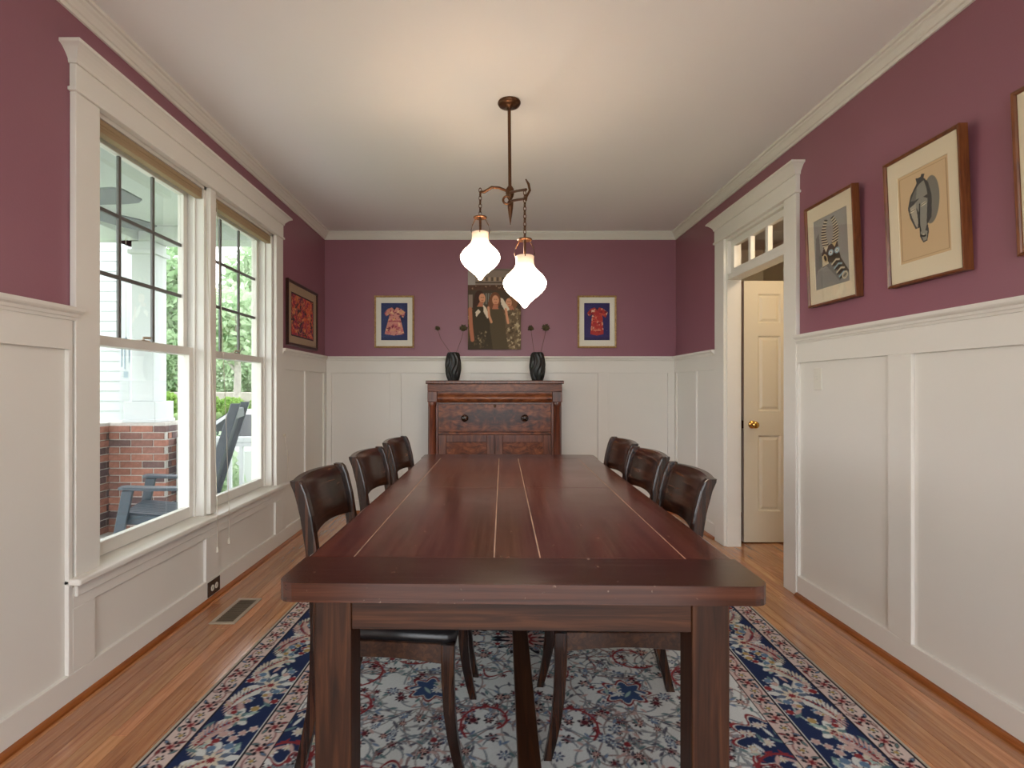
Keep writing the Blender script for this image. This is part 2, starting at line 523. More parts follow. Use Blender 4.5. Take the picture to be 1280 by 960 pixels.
def shade_material():
    m = bpy.data.materials.new('lit_opal_glass')
    m.use_nodes = True
    nt = m.node_tree
    b = nt.nodes['Principled BSDF']
    b.inputs['Base Color'].default_value = (0.85, 0.7, 0.55, 1)
    b.inputs['Roughness'].default_value = 0.25
    tc = N(nt, 'ShaderNodeTexCoord')
    sx = N(nt, 'ShaderNodeSeparateXYZ')
    nt.links.new(tc.outputs['Object'], sx.inputs[0])
    mr = N(nt, 'ShaderNodeMapRange')          # bulb sits in the body, so the narrow neck glows less
    mr.inputs['From Min'].default_value = 0.150
    mr.inputs['From Max'].default_value = 0.226
    nt.links.new(sx.outputs[2], mr.inputs['Value'])
    c = ramp(nt, [(0.0, (1.0, 0.84, 0.65, 1)), (0.6, (1.0, 0.66, 0.40, 1)), (1.0, (1.0, 0.5, 0.28, 1))])
    nt.links.new(mr.outputs[0], c.inputs[0])
    pw = N(nt, 'ShaderNodeMath', operation='POWER')
    pw.inputs[0].default_value = 0.012
    nt.links.new(mr.outputs[0], pw.inputs[1])
    st = N(nt, 'ShaderNodeMath', operation='MULTIPLY')
    st.inputs[1].default_value = SHADE_EMIT
    nt.links.new(pw.outputs[0], st.inputs[0])
    nt.links.new(c.outputs[0], b.inputs['Emission Color'])
    nt.links.new(st.outputs[0], b.inputs['Emission Strength'])
    return m
M['shade'] = shade_material()
_m, _nt, _b = base_mat('hall_lamp_glass', (0.9, 0.85, 0.75, 1), 0.4)
_b.inputs['Emission Color'].default_value = (1, 0.84, 0.62, 1)
_b.inputs['Emission Strength'].default_value = 30
M['halllamp'] = _m

# ------------------------------------------------------------------ room dimensions (metres; x right, y away, z up)
XL, XR, YB, YF, H = -1.583, 1.767, 5.036, -1.5, 2.665
WT = 0.15
RAIL_Z0, RAIL_Z1, PAN_TOP, BASE_TOP = 1.437, 1.485, 1.328, 0.118
W_Y0, W_Y1, W_Z0, W_Z1 = 2.10, 3.85, 0.475, 2.31        # double window opening
D_Y0, D_Y1, D_Z1 = 3.139, 3.96, 2.30                    # doorway incl. transom

# ------------------------------------------------------------------ shell
def struct(name, mb, mat, label, cat, bevel=0):
    return tag(mb.build(name, mat, None, bevel, 1), label, cat, None, 'structure')

wl = struct('wall_left', MB().box(XL - WT, XL, YF, W_Y0, 0, H).box(XL - WT, XL, W_Y1, YB, 0, H)
            .box(XL - WT, XL, W_Y0, W_Y1, 0, W_Z0 - 0.02).box(XL - WT, XL, W_Y0, W_Y1, W_Z1, H), M['purple'],
            'plum painted wall with white wainscot around the double window', 'wall')
wr = struct('wall_right', MB().box(XR, XR + 0.10, YF, D_Y0, 0, H).box(XR, XR + 0.10, D_Y1, YB, 0, H)
            .box(XR, XR + 0.10, D_Y0, D_Y1, D_Z1, H), M['purple'],
            'plum painted wall with white wainscot and the transom doorway', 'wall')
wb = struct('wall_back', MB().box(XL - WT, XR + 0.10, YB, YB + 0.12, 0, H), M['purple'],
            'plum painted wall with white wainscot behind the sideboard', 'wall')
# unseen wall behind the camera; its opening is sized to admit sky light
OX0, OX1, OZ = -1.15, 1.35, 2.50
wf = struct('wall_front', MB().box(XL - WT, OX0, YF - 0.12, YF, 0, H).box(OX1, XR + 0.10, YF - 0.12, YF, 0, H)
            .box(OX0, OX1, YF - 0.12, YF, OZ, H), M['purple'],
            'unseen plum wall, its wide cased opening sized to let daylight in', 'wall')
for a, b2 in ((XL, OX0), (OX1, XR)):
    bxo('wainscot', M['white'], wf, a, b2, YF, YF + 0.015, 0, RAIL_Z1)
bxo('casing', M['white'], wf, OX0 - 0.1, OX0, YF, YF + 0.025, 0, OZ)
bxo('casing', M['white'], wf, OX1, OX1 + 0.1, YF, YF + 0.025, 0, OZ)
bxo('casing', M['white'], wf, OX0 - 0.1, OX1 + 0.1, YF, YF + 0.03, OZ, OZ + 0.12)
ce = struct('ceiling', MB().box(XL - WT, XR + 0.10, YF - 0.12, YB + 0.12, H, H + 0.1), M['ceiling'],
            'smooth off-white ceiling above the dining table', 'ceiling')

# floor: base slab and individual oak strips
fl = thing('floor', 'honey oak strip floor around the rug', 'floor', (0, 0, 0), 0, None, 'structure')
MB().box(XL - WT, 3.0, YF - 0.12, YB + 0.12, -0.12, -0.012).build('subfloor', M['dark'], fl)
PW = 0.0572
plank_meshes = {}
def plank(x0, y0, ln):
    key = round(ln, 2)
    if key not in plank_meshes:
        o = MB().box(0.0004, PW - 0.0004, 0.0005, key - 0.0005, -0.012, 0).build('plank', M['oak'], fl, 0.0008, 1)
        plank_meshes[key] = o
    else:
        o = plank_meshes[key].copy()
        COL.objects.link(o)
    o.parent = fl
    o.location = (x0, y0, 0)
hidden = MB()
x = XL
n_pl = 0
row = 0
while x < 2.6:
    xe = x + PW
    y = YF - random.choice([0.0, 0.2, 0.4, 0.6])
    yend = YB
    if x > XR:
        y, yend = 2.4, YB
    while y < yend:
        ln = random.choice([0.8, 1.1, 1.4, 1.7, 2.0])
        ln = min(ln, round(yend - y, 2)) if yend - y < ln + 0.25 else ln
        if ln < 0.02: break
        under = (x > -0.98 and xe < 1.25 and y > 0.9 and y + ln < 4.1) or (y + ln < 1.0) or (x > -0.98 and xe < 1.25 and y + ln < 4.1)
        if under or n_pl >= 296:
            hidden.box(x + 0.0004, xe - 0.0004, y, y + ln - 0.001, -0.012, 0)
        else:
            plank(x, y, ln)
            n_pl += 1
        y += ln
    x = xe
    row += 1
tag(hidden.build('far_planks', M['oak'], fl), kind='stuff')

# unseen pale floor added past the opening to bounce sky light inside
struct('floor_bounce', MB().box(-4.0, 4.2, -6.0, YF - 0.12, -0.12, 0.0), M['palefloor'], 'unseen pale floor added to bounce daylight through the wide cased opening', 'floor')

# wall-frame helper: u along wall, t out from wall
def wbox(wall, u0, u1, z0, z1, t0, t1, mb=None):
    mb = mb or MB()
    if wall == 'L': return mb.box(XL + t0, XL + t1, u0, u1, z0, z1)
    if wall == 'R': return mb.box(XR - t1, XR - t0, u0, u1, z0, z1)
    return mb.box(u0, u1, YB - t1, YB - t0, z0, z1)

SK, PK = 0.02, 0.005
def wainscot(wall, root, u0, u1, panels, z0=BASE_TOP, z1=PAN_TOP, ztop=RAIL_Z0):
    cur = u0
    for a, b_ in panels:
        wbox(wall, a, b_, z0, z1, 0, PK).build('panel', M['white'], root)
        if a - cur > 0.004:
            wbox(wall, cur, a, z0, z1, 0, SK).build('stile', M['white'], root, 0.0015, 1)
        cur = b_
    if u1 - cur > 0.004:
        wbox(wall, cur, u1, z0, z1, 0, SK).build('stile', M['white'], root, 0.0015, 1)
    wbox(wall, u0, u1, z1, ztop, 0, SK).build('rail', M['white'], root, 0.0015, 1)

wainscot('L', wl, YF, 1.975, [(YF + 0.1, -0.35), (-0.25, 0.42), (0.52, 1.12), (1.22, 1.955)])
wainscot('L', wl, 3.965, YB - SK, [(4.03, 4.46), (4.55, 4.95)])
# under the window
wainscot('L', wl, 1.975, 3.965, [(2.087, 2.90), (3.03, 3.84)], BASE_TOP, 0.357, 0.44)
wainscot('R', wr, YF, 3.017, [(YF + 0.1, -0.4), (-0.28, 0.55), (0.67, 1.46), (1.58, 2.195), (2.325, 3.005)])
wainscot('R', wr, 4.113, YB - SK, [(4.15, 4.50), (4.53, 4.98)])
bp = lambda px: (px - CX) * YB / F
wainscot('B', wb, XL + SK, XR - SK, [(bp(415), bp(487.5)), (bp(502), bp(573.5)), (bp(588), bp(660)), (bp(674), bp(747)), (bp(760), bp(834))])

def base(name, segs, wall, label):
    r = thing(name, label, 'baseboard', (0, 0, 0), 0, None, 'structure')
    for a, b_ in segs:
        wbox(wall, a, b_, 0, BASE_TOP, 0, SK + 0.001).build('board', M['white'], r, 0.003, 2)
        m = MB()
        prof = [(SK, 0), (SK + 0.02, 0), (SK + 0.019, 0.008), (SK + 0.012, 0.017), (SK, 0.022)]
        ring = []
        for u in (a, b_):
            if wall == 'L': ring.append([(XL + t, u, z) for t, z in prof])
            elif wall == 'R': ring.append([(XR - t, u, z) for t, z in prof])
            else: ring.append([(u, YB - t, z) for t, z in prof])
        m.loft(ring, True, False).build('shoe_moulding', M['shoe'], r)
base('baseboard_left', [(YF, YB)], 'L', 'white baseboard with oak shoe moulding below the window')
base('baseboard_right', [(YF, 3.01), (4.12, YB)], 'R', 'white baseboard with oak shoe moulding beside the doorway')
base('baseboard_back', [(XL + SK, XR - SK)], 'B', 'white baseboard with oak shoe moulding behind the sideboard')

# crown moulding swept round three walls with mitres
def sweep_room(prof, path):
    """path: list of (point, inward offset dir)"""
    return MB().loft([[(p[0] + d[0] * t, p[1] + d[1] * t, z) for t, z in prof] for p, d in path], True, False)
crown = [(0, 2.598), (0.010, 2.598), (0.013, 2.606), (0.013, 2.612), (0.020, 2.614), (0.026, 2.624), (0.036, 2.636), (0.046, 2.643), (0.049, 2.650), (0.060, 2.652), (0.062, 2.658), (0.062, H), (0, H)]
struct('trim_1', sweep_room(crown, [((XL, YF), (1, 0)), ((XL, YB), (1, -1)), ((XR, YB), (-1, -1)), ((XR, YF), (-1, 0))]), M['white'],
       'white crown moulding where the plum walls meet the ceiling', 'moulding')
crail = [(0, 1.437), (SK + 0.003, 1.437), (SK + 0.006, 1.447), (SK + 0.010, 1.450), (SK + 0.012, 1.460), (SK + 0.022, 1.466), (SK + 0.026, 1.472), (SK + 0.028, 1.485), (0, 1.485)]
struct('trim_2', sweep_room(crail, [((XL, YF), (1, 0)), ((XL, 2.0), (1, 0))]), M['white'], 'white chair rail meeting the casing of the brick-view window', 'moulding')
struct('trim_3', sweep_room(crail, [((XL, 3.955), (1, 0)), ((XL, YB), (1, -1)), ((XR, YB), (-1, -1)), ((XR, 4.12), (-1, 0))]), M['white'],
       'white chair rail running behind the vases from window to doorway', 'moulding')
struct('trim_4', sweep_room(crail, [((XR, 3.01), (-1, 0)), ((XR, YF), (-1, 0))]), M['white'], 'white chair rail under the two mask pictures', 'moulding')

def head_cap(root, wall, u0, u1):
    wbox(wall, u0 - 0.012, u1 + 0.012, 2.30, 2.315, 0, 0.034).build('fillet', M['white'], root, 0.002, 1)
    wbox(wall, u0 - 0.002, u1 + 0.002, 2.315, 2.405, 0, 0.026).build('frieze', M['white'], root, 0.002, 1)
    rings = []
    for z, e in [(2.405, 0.0), (2.405, 0.006), (2.413, 0.008), (2.418, 0.008), (2.425, 0.012), (2.438, 0.022), (2.450, 0.034), (2.455, 0.042), (2.458, 0.050), (2.470, 0.050)]:
        a, b_, t = u0 - e, u1 + e, 0.026 + e
        if wall == 'L': rings.append([(XL, a, z), (XL + t, a, z), (XL + t, b_, z), (XL, b_, z)])
        else: rings.append([(XR, a, z), (XR - t, a, z), (XR - t, b_, z), (XR, b_, z)])
    MB().loft(rings, True, False).build('cap_moulding', M['white'], root)

# window casing
wc = thing('trim_5', 'white casing, head and sill framing the double window', 'casing', (0, 0, 0), 0, None, 'structure')
wbox('L', 1.984, W_Y0 + 0.008, 0.46, 2.30, 0, 0.024).build('side_casing', M['white'], wc, 0.002, 1)
wbox('L', W_Y1 - 0.008, 3.965, 0.46, 2.30, 0, 0.024).build('side_casing', M['white'], wc, 0.002, 1)
wbox('L', 2.945, 3.005, 0.48, 2.30, -0.03, 0.02).build('mullion_casing', M['white'], wc, 0.002, 1)
head_cap(wc, 'L', 1.984, 3.965)
MB().box(XL - 0.12, XL + 0.062, 1.955, 3.99, 0.449, 0.475).build('stool', M['white'], wc, 0.008, 3)
wbox('L', 1.984, 3.965, 0.40, 0.449, 0, 0.03).build('sill_apron', M['white'], wc, 0.003, 1)

def window(name, y0, y1, label):
    r = thing(name, label, 'window', (0, 0, 0), 0, None, 'structure')
    xo = XL
    for a, b_ in ((y0, y0 + 0.028), (y1 - 0.028, y1)):
        MB().box(xo - 0.15, xo - 0.004, a, b_, W_Z0, W_Z1).build('jamb', M['sash'], r, 0.002, 1)
        s = 1 if a == y0 else -1
        e = a + 0.028 if s == 1 else b_ - 0.028
        MB().box(xo - 0.062, xo - 0.048, min(e, e + s * 0.012), max(e, e + s * 0.012), W_Z0, W_Z1).build('stop_bead', M['sash'], r, 0.001, 1)
    MB().box(xo - 0.15, xo - 0.004, y0, y1, W_Z1 - 0.025, W_Z1).build('head_jamb', M['sash'], r)
    a, b_ = y0 + 0.03, y1 - 0.03
    zt, zb, zm = W_Z1 - 0.03, W_Z0 + 0.004, 1.385
    def sash(nm, x0, x1, z0, z1, top, bot, st):
        f = MB().box(x0, x1, a, a + st, z0, z1).box(x0, x1, b_ - st, b_, z0, z1).box(x0, x1, a + st, b_ - st, z0, z0 + bot).box(x0, x1, a + st, b_ - st, z1 - top, z1)
        return f.build(nm, M['sash'], r, 0.002, 1)
    up = sash('upper_sash', xo - 0.128, xo - 0.095, zm - 0.02, zt, 0.04, 0.045, 0.035)
    lo = sash('lower_sash', xo - 0.092, xo - 0.058, zb, zm + 0.022, 0.042, 0.058, 0.045)
    gy0, gy1, gz0, gz1 = a + 0.035, b_ - 0.035, zm + 0.025, zt - 0.04
    for i in range(3):
        for j in range(3):
            MB().box(xo - 0.113, xo - 0.110, gy0 + (gy1 - gy0) * i / 3, gy0 + (gy1 - gy0) * (i + 1) / 3, gz0 + (gz1 - gz0) * j / 3, gz0 + (gz1 - gz0) * (j + 1) / 3).build('pane', M['glass'], up)
    for i in (1, 2):
        yy = gy0 + (gy1 - gy0) * i / 3
        MB().box(xo - 0.118, xo - 0.105, yy - 0.009, yy + 0.009, gz0, gz1).build('muntin', M['grille'], up, 0.002, 1)
        zz = gz0 + (gz1 - gz0) * i / 3
        MB().box(xo - 0.1175, xo - 0.1055, gy0, gy1, zz - 0.009, zz + 0.009).build('muntin', M['grille'], up, 0.002, 1)
    MB().box(xo - 0.077, xo - 0.074, a + 0.045, b_ - 0.045, zb + 0.058, zm - 0.02).build('pane', M['glass'], lo)
    yc = (a + b_) / 2
    lk = MB().box(xo - 0.09, xo - 0.065, yc - 0.03, yc + 0.03, zm + 0.022, zm + 0.029).tube([(xo - 0.078, yc, zm + 0.029), (xo - 0.078, yc, zm + 0.04), (xo - 0.07, yc + 0.04, zm + 0.042)], 0.006, 8)
    lk.build('sash_lock', M['ventmetal'], lo)
    return r
window('window_1', 2.10, 2.95, 'double-hung window with nine-lite upper sash over the brick pier view')
window('window_2', 3.00, 3.85, 'double-hung window with nine-lite upper sash over the tree view')

def shade_blind(y0, y1, label, cord_y, tassel_z):
    t = thing('window_shade', label, 'shade', (XL, (y0 + y1) / 2, 2.23), 0, 'raised shades at the window head')
    h = (y1 - y0) / 2 - 0.03
    MB().box(-0.046, -0.010, -h, h, 0.032, 0.054).build('headrail', M['shadecloth'], t, 0.004, 2)
    mb = MB()
    for k in range(4):
        mb.box(-0.044 + 0.001 * (k % 2), -0.012 - 0.001 * (k % 2), -h, h, 0.008 + k * 0.006, 0.0135 + k * 0.006)
    mb.build('folded_cloth', M['shadecloth'], t)
    MB().box(-0.046, -0.010, -h, h, 0.0, 0.008).build('bottom_rail', M['shadecloth'], t, 0.002, 1)
    cy = cord_y - (y0 + y1) / 2
    c = MB().tube([(-0.006, cy, 0.03), (0.045, cy + 0.004, -1.2), (0.066, cy, -1.74), (0.066, cy, tassel_z - 2.23)], 0.0016, 6).build('pull_cord', M['cord'], t)
    MB().lathe([(0.002, 0.03), (0.006, 0.022), (0.008, 0.0)], 10, (0.066, cy, tassel_z - 2.255)).build('tassel', M['cord'], c)
    return t
shade_blind(2.10, 2.945, 'raised beige shade over the brick pier window', 2.93, 0.30)
shade_blind(3.005, 3.85, 'raised beige shade over the tree view window', 3.06, 0.31)
# second cord cleat beside the far casing
t = thing('cord_cleat', 'white round cord cleat with hanging loop beside window casing', 'cord cleat', (XL + SK, 3.99, 0.82))
MB().lathe([(0.006, 0), (0.014, 0.003), (0.012, 0.012), (0.006, 0.016)], 14).build('button', M['cord'], t)
MB().tube([(0.006, 0.0, 0.006), (0.022, 0.012, -0.12), (0.024, 0.02, -0.33)], 0.0016, 6).build('cord', M['cord'], t)

# doorway casing, transom
dc = thing('trim_6', 'white casing with cap head around the transom doorway', 'casing', (0, 0, 0), 0, None, 'structure')
wbox('R', 3.017, D_Y0 + 0.006, 0, 2.30, 0, 0.024).build('side_casing', M['white'], dc, 0.002, 1)
wbox('R', D_Y1 - 0.006, 4.113, 0, 2.30, 0, 0.024).build('side_casing', M['white'], dc, 0.002, 1)
head_cap(dc, 'R', 3.017, 4.113)
MB().box(XR - 0.003, XR + 0.102, D_Y0, D_Y0 + 0.018, 0, D_Z1).build('jamb', M['white'], dc)
MB().box(XR - 0.003, XR + 0.102, D_Y1 - 0.018, D_Y1, 0, D_Z1).build('jamb', M['white'], dc)
MB().box(XR - 0.003, XR + 0.102, D_Y0 + 0.018, D_Y1 - 0.018, D_Z1 - 0.018, D_Z1).build('head_jamb', M['white'], dc)
MB().box(XR + 0.0, XR + 0.102, D_Y0 + 0.018, D_Y1 - 0.018, 1.992, 2.03).build('transom_bar', M['white'], dc, 0.002, 1)
tr = thing('window_3', 'three-pane transom window above the doorway', 'window', (0, 0, 0), 0, None, 'structure')
ty0, ty1, tz0, tz1 = D_Y0 + 0.018, D_Y1 - 0.018, 2.03, D_Z1 - 0.018
tx0, tx1 = XR + 0.025, XR + 0.06
m = MB().box(tx0, tx1, ty0, ty1, tz0, tz0 + 0.04).box(tx0, tx1, ty0, ty1, tz1 - 0.045, tz1)
m.box(tx0, tx1, ty0, ty0 + 0.05, tz0 + 0.04, tz1 - 0.045).box(tx0, tx1, ty1 - 0.05, ty1, tz0 + 0.04, tz1 - 0.045)
m.build('transom_sash', M['white'], tr, 0.002, 1)
gy = (ty1 - ty0 - 0.1)
for i in range(3):
    a = ty0 + 0.05 + gy * i / 3
    MB().box(tx0 + 0.015, tx0 + 0.018, a, a + gy / 3, tz0 + 0.04, tz1 - 0.045).build('pane', M['glass'], tr)
    if i:
        MB().box(tx0 + 0.002, tx1 - 0.002, a - 0.016, a + 0.016, tz0 + 0.04, tz1 - 0.045).build('mullion', M['white'], tr, 0.002, 1)

# hall beyond
hx1 = 2.60
hl = struct('wall_hall', MB().box(hx1, hx1 + 0.1, 2.3, YB + 0.1, 0, 2.5).box(XR + 0.10, hx1, YB, YB + 0.1, 0, 2.5).box(XR + 0.10, hx1, 2.2, 2.3, 0, 2.5).box(XR + 0.10, hx1 + 0.1, 2.2, YB + 0.1, 2.5, 2.56), M['hall'],
            'cream painted walls of the passage behind the doorway', 'wall')
t = thing('ceiling_light', 'small glass globe light hanging in the passage', 'light', (2.2, 3.1, 2.5))
MB().lathe([(0.09, 0), (0.09, -0.02), (0.08, -0.025)], 24).build('base_plate', M['brass'], t)
MB().lathe([(0.012, -0.02), (0.012, -0.14)], 12).build('stem', M['brass'], t)
MB().lathe([(0.07, -0.13), (0.085, -0.17), (0.075, -0.21), (0.04, -0.24), (0.008, -0.25)], 24).build('dome', M['halllamp'], t, smooth=True)

# six-panel door leaf standing across the passage
DXA, DXB = 1.932, 2.592
dr = thing('door_1', 'cream six-panel door with brass knob seen through the doorway', 'door', (DXA, 4.03, 0.008), 0, None, 'structure')
DW, DH, DT = DXB - DXA, 1.995, 0.035
rails = [(0, 0.235), (0.815, 1.0), (1.575, 1.672), (1.895, DH)]
cols = [(0.108, 0.281), (0.379, 0.552)]
m = MB()
for a, b_ in ((0, cols[0][0]), (cols[0][1], cols[1][0]), (cols[1][1], DW)):
    m.box(a, b_, 0, DT, 0, DH)
for z0, z1 in rails:
    for a, b_ in cols:
        m.box(a, b_, 0, DT, z0, z1)
m.build('door_frame', M['door'], dr)
for k in range(3):
    z0, z1 = rails[k][1], rails[k + 1][0]
    for a, b_ in cols:
        rings = []
        for e, yy in ((0, 0.0), (0.010, 0.011), (0.016, 0.011), (0.034, 0.003)):
            rings.append([(a + e, yy, z0 + e), (b_ - e, yy, z0 + e), (b_ - e, yy, z1 - e), (a + e, yy, z1 - e)])
        MB().loft(rings, False, False).add(rings[-1], [(0, 1, 2, 3)]).box(a, b_, 0.02, DT, z0, z1).build('panel', M['door'], dr)
kx, kz = 0.062, 0.898
kn = MB()
def lathe_y(mb, prof, c, n=20):
    rings = [[(c[0] + r * math.cos(k * 2 * math.pi / n), c[1] + y, c[2] + r * math.sin(k * 2 * math.pi / n)) for k in range(n)] for r, y in prof]
    return mb.loft(rings, True, True)
lathe_y(kn, [(0.03, 0), (0.03, -0.004), (0.024, -0.008), (0.011, -0.012), (0.010, -0.03), (0.02, -0.038), (0.027, -0.048), (0.026, -0.06), (0.016, -0.067), (0.002, -0.068)], (kx, 0, kz))
kn.build('knob', M['brass'], dr)
MB().box(-0.002, 0.001, 0.005, 0.03, kz - 0.03, kz + 0.03).build('latch_plate', M['bronze'], dr)

# ------------------------------------------------------------------ raster painter (vertex dye on a grid)
class Cv:
    def __init__(s, wd, ht, res, col):
        s.w, s.h, s.res = wd, ht, res
        s.nx, s.ny = int(round(wd / res)) + 1, int(round(ht / res)) + 1
        s.X, s.Y = np.meshgrid(np.linspace(0, wd, s.nx), np.linspace(0, ht, s.ny))
        s.im = np.empty((s.ny, s.nx, 3))
        s.im[:] = s.c(col)

    def c(s, col):
        return np.array([lin(v) for v in col])

    def win(s, x0, x1, y0, y1):
        i0, i1 = max(0, int(x0 / s.w * (s.nx - 1)) - 1), min(s.nx, int(x1 / s.w * (s.nx - 1)) + 3)
        j0, j1 = max(0, int(y0 / s.h * (s.ny - 1)) - 1), min(s.ny, int(y1 / s.h * (s.ny - 1)) + 3)
        if i1 <= i0 or j1 <= j0: return None
        return slice(j0, j1), slice(i0, i1)

    def put(s, sl, mask, col, clip=None):
        mask = np.clip(mask, 0, 1)
        if clip is not None: mask = mask * clip[sl]
        s.im[sl] = s.im[sl] * (1 - mask[..., None]) + s.c(col) * mask[..., None]

    def rect(s, x0, x1, y0, y1, col, clip=None):
        sl = s.win(x0, x1, y0, y1)
        if sl is None: return
        X, Y = s.X[sl], s.Y[sl]
        s.put(sl, ((X >= x0) & (X <= x1) & (Y >= y0) & (Y <= y1)).astype(float), col, clip)

    def star(s, cx, cy, r, col, n=0, amp=0.0, rot=0.0, asp=1.0, tilt=0.0, clip=None):
        R = r * max(1, asp) * 1.05
        sl = s.win(cx - R, cx + R, cy - R, cy + R)
        if sl is None: return
        dx, dy = s.X[sl] - cx, s.Y[sl] - cy
        ct, st = math.cos(tilt), math.sin(tilt)
        u, v = dx * ct + dy * st, (-dx * st + dy * ct)
        u = u / asp
        rad = np.hypot(u, v)
        lim = r * (1 - amp + amp * np.cos(n * (np.arctan2(v, u) - rot))) if n else r
        s.put(sl, (lim - rad) / s.res + 0.5, col, clip)

    def ell(s, cx, cy, rx, ry, col, tilt=0, clip=None):
        s.star(cx, cy, ry, col, asp=rx / ry, tilt=tilt, clip=clip)

    def leaf(s, cx, cy, ln, wd, ang, col, clip=None):
        sl = s.win(cx - ln, cx + ln, cy - ln, cy + ln)
        if sl is None: return
        dx, dy = s.X[sl] - cx, s.Y[sl] - cy
        u, v = dx * math.cos(ang) + dy * math.sin(ang), -dx * math.sin(ang) + dy * math.cos(ang)
        q = np.clip(1 - (u / (ln / 2)) ** 2, 0, 1)
        s.put(sl, (wd / 2 * q - np.abs(v)) / s.res + 0.4 * (q > 0), col, clip)

    def poly(s, pts, col, clip=None):
        xs, ys = [p[0] for p in pts], [p[1] for p in pts]
        sl = s.win(min(xs), max(xs), min(ys), max(ys))
        if sl is None: return
        X, Y = s.X[sl], s.Y[sl]
        ins = np.zeros(X.shape, bool)
        for i in range(len(pts)):
            (x0, y0), (x1, y1) = pts[i], pts[(i + 1) % len(pts)]
            if y0 == y1: continue
            c = ((y0 > Y) != (y1 > Y)) & (X < (x1 - x0) * (Y - y0) / (y1 - y0) + x0)
            ins ^= c
        s.put(sl, ins.astype(float), col, clip)

    def line(s, pts, wd, col, clip=None):
        for (x0, y0), (x1, y1) in zip(pts[:-1], pts[1:]):
            sl = s.win(min(x0, x1) - wd, max(x0, x1) + wd, min(y0, y1) - wd, max(y0, y1) + wd)
            if sl is None: continue
            dx, dy = x1 - x0, y1 - y0
            L2 = dx * dx + dy * dy + 1e-12
            t = np.clip(((s.X[sl] - x0) * dx + (s.Y[sl] - y0) * dy) / L2, 0, 1)
            d = np.hypot(s.X[sl] - x0 - t * dx, s.Y[sl] - y0 - t * dy)
            s.put(sl, (wd / 2 - d) / s.res + 0.5, col, clip)

    def speckle(s, x0, x1, y0, y1, n, cols, r0, r1, clip=None, rng=RNG):
        for _ in range(n):
            s.star(rng.uniform(x0, x1), rng.uniform(y0, y1), rng.uniform(r0, r1), cols[rng.integers(len(cols))], int(rng.integers(3, 6)), 0.3, rng.uniform(0, 6), rng.uniform(1, 2), rng.uniform(0, 3), clip)

    def mesh(s, name, fn):
        ny, nx = s.ny, s.nx
        P = fn(s.X.ravel(), s.Y.ravel())
        me = bpy.data.meshes.new(name)
        me.vertices.add(nx * ny)
        me.vertices.foreach_set('co', P.astype(np.float32).ravel())
        idx = np.arange(nx * ny).reshape(ny, nx)
        q = np.stack([idx[:-1, :-1], idx[:-1, 1:], idx[1:, 1:], idx[1:, :-1]], -1).reshape(-1, 4)
        nf = len(q)
        me.loops.add(nf * 4)
        me.loops.foreach_set('vertex_index', q.ravel().astype(np.int32))
        me.polygons.add(nf)
        me.polygons.foreach_set('loop_start', np.arange(0, nf * 4, 4, dtype=np.int32))
        me.update(calc_edges=True)
        at = me.color_attributes.new('dye', 'FLOAT_COLOR', 'POINT')
        rgba = np.ones((nx * ny, 4), np.float32)
        rgba[:, :3] = s.im.reshape(-1, 3)
        at.data.foreach_set('color', rgba.ravel())
        return me

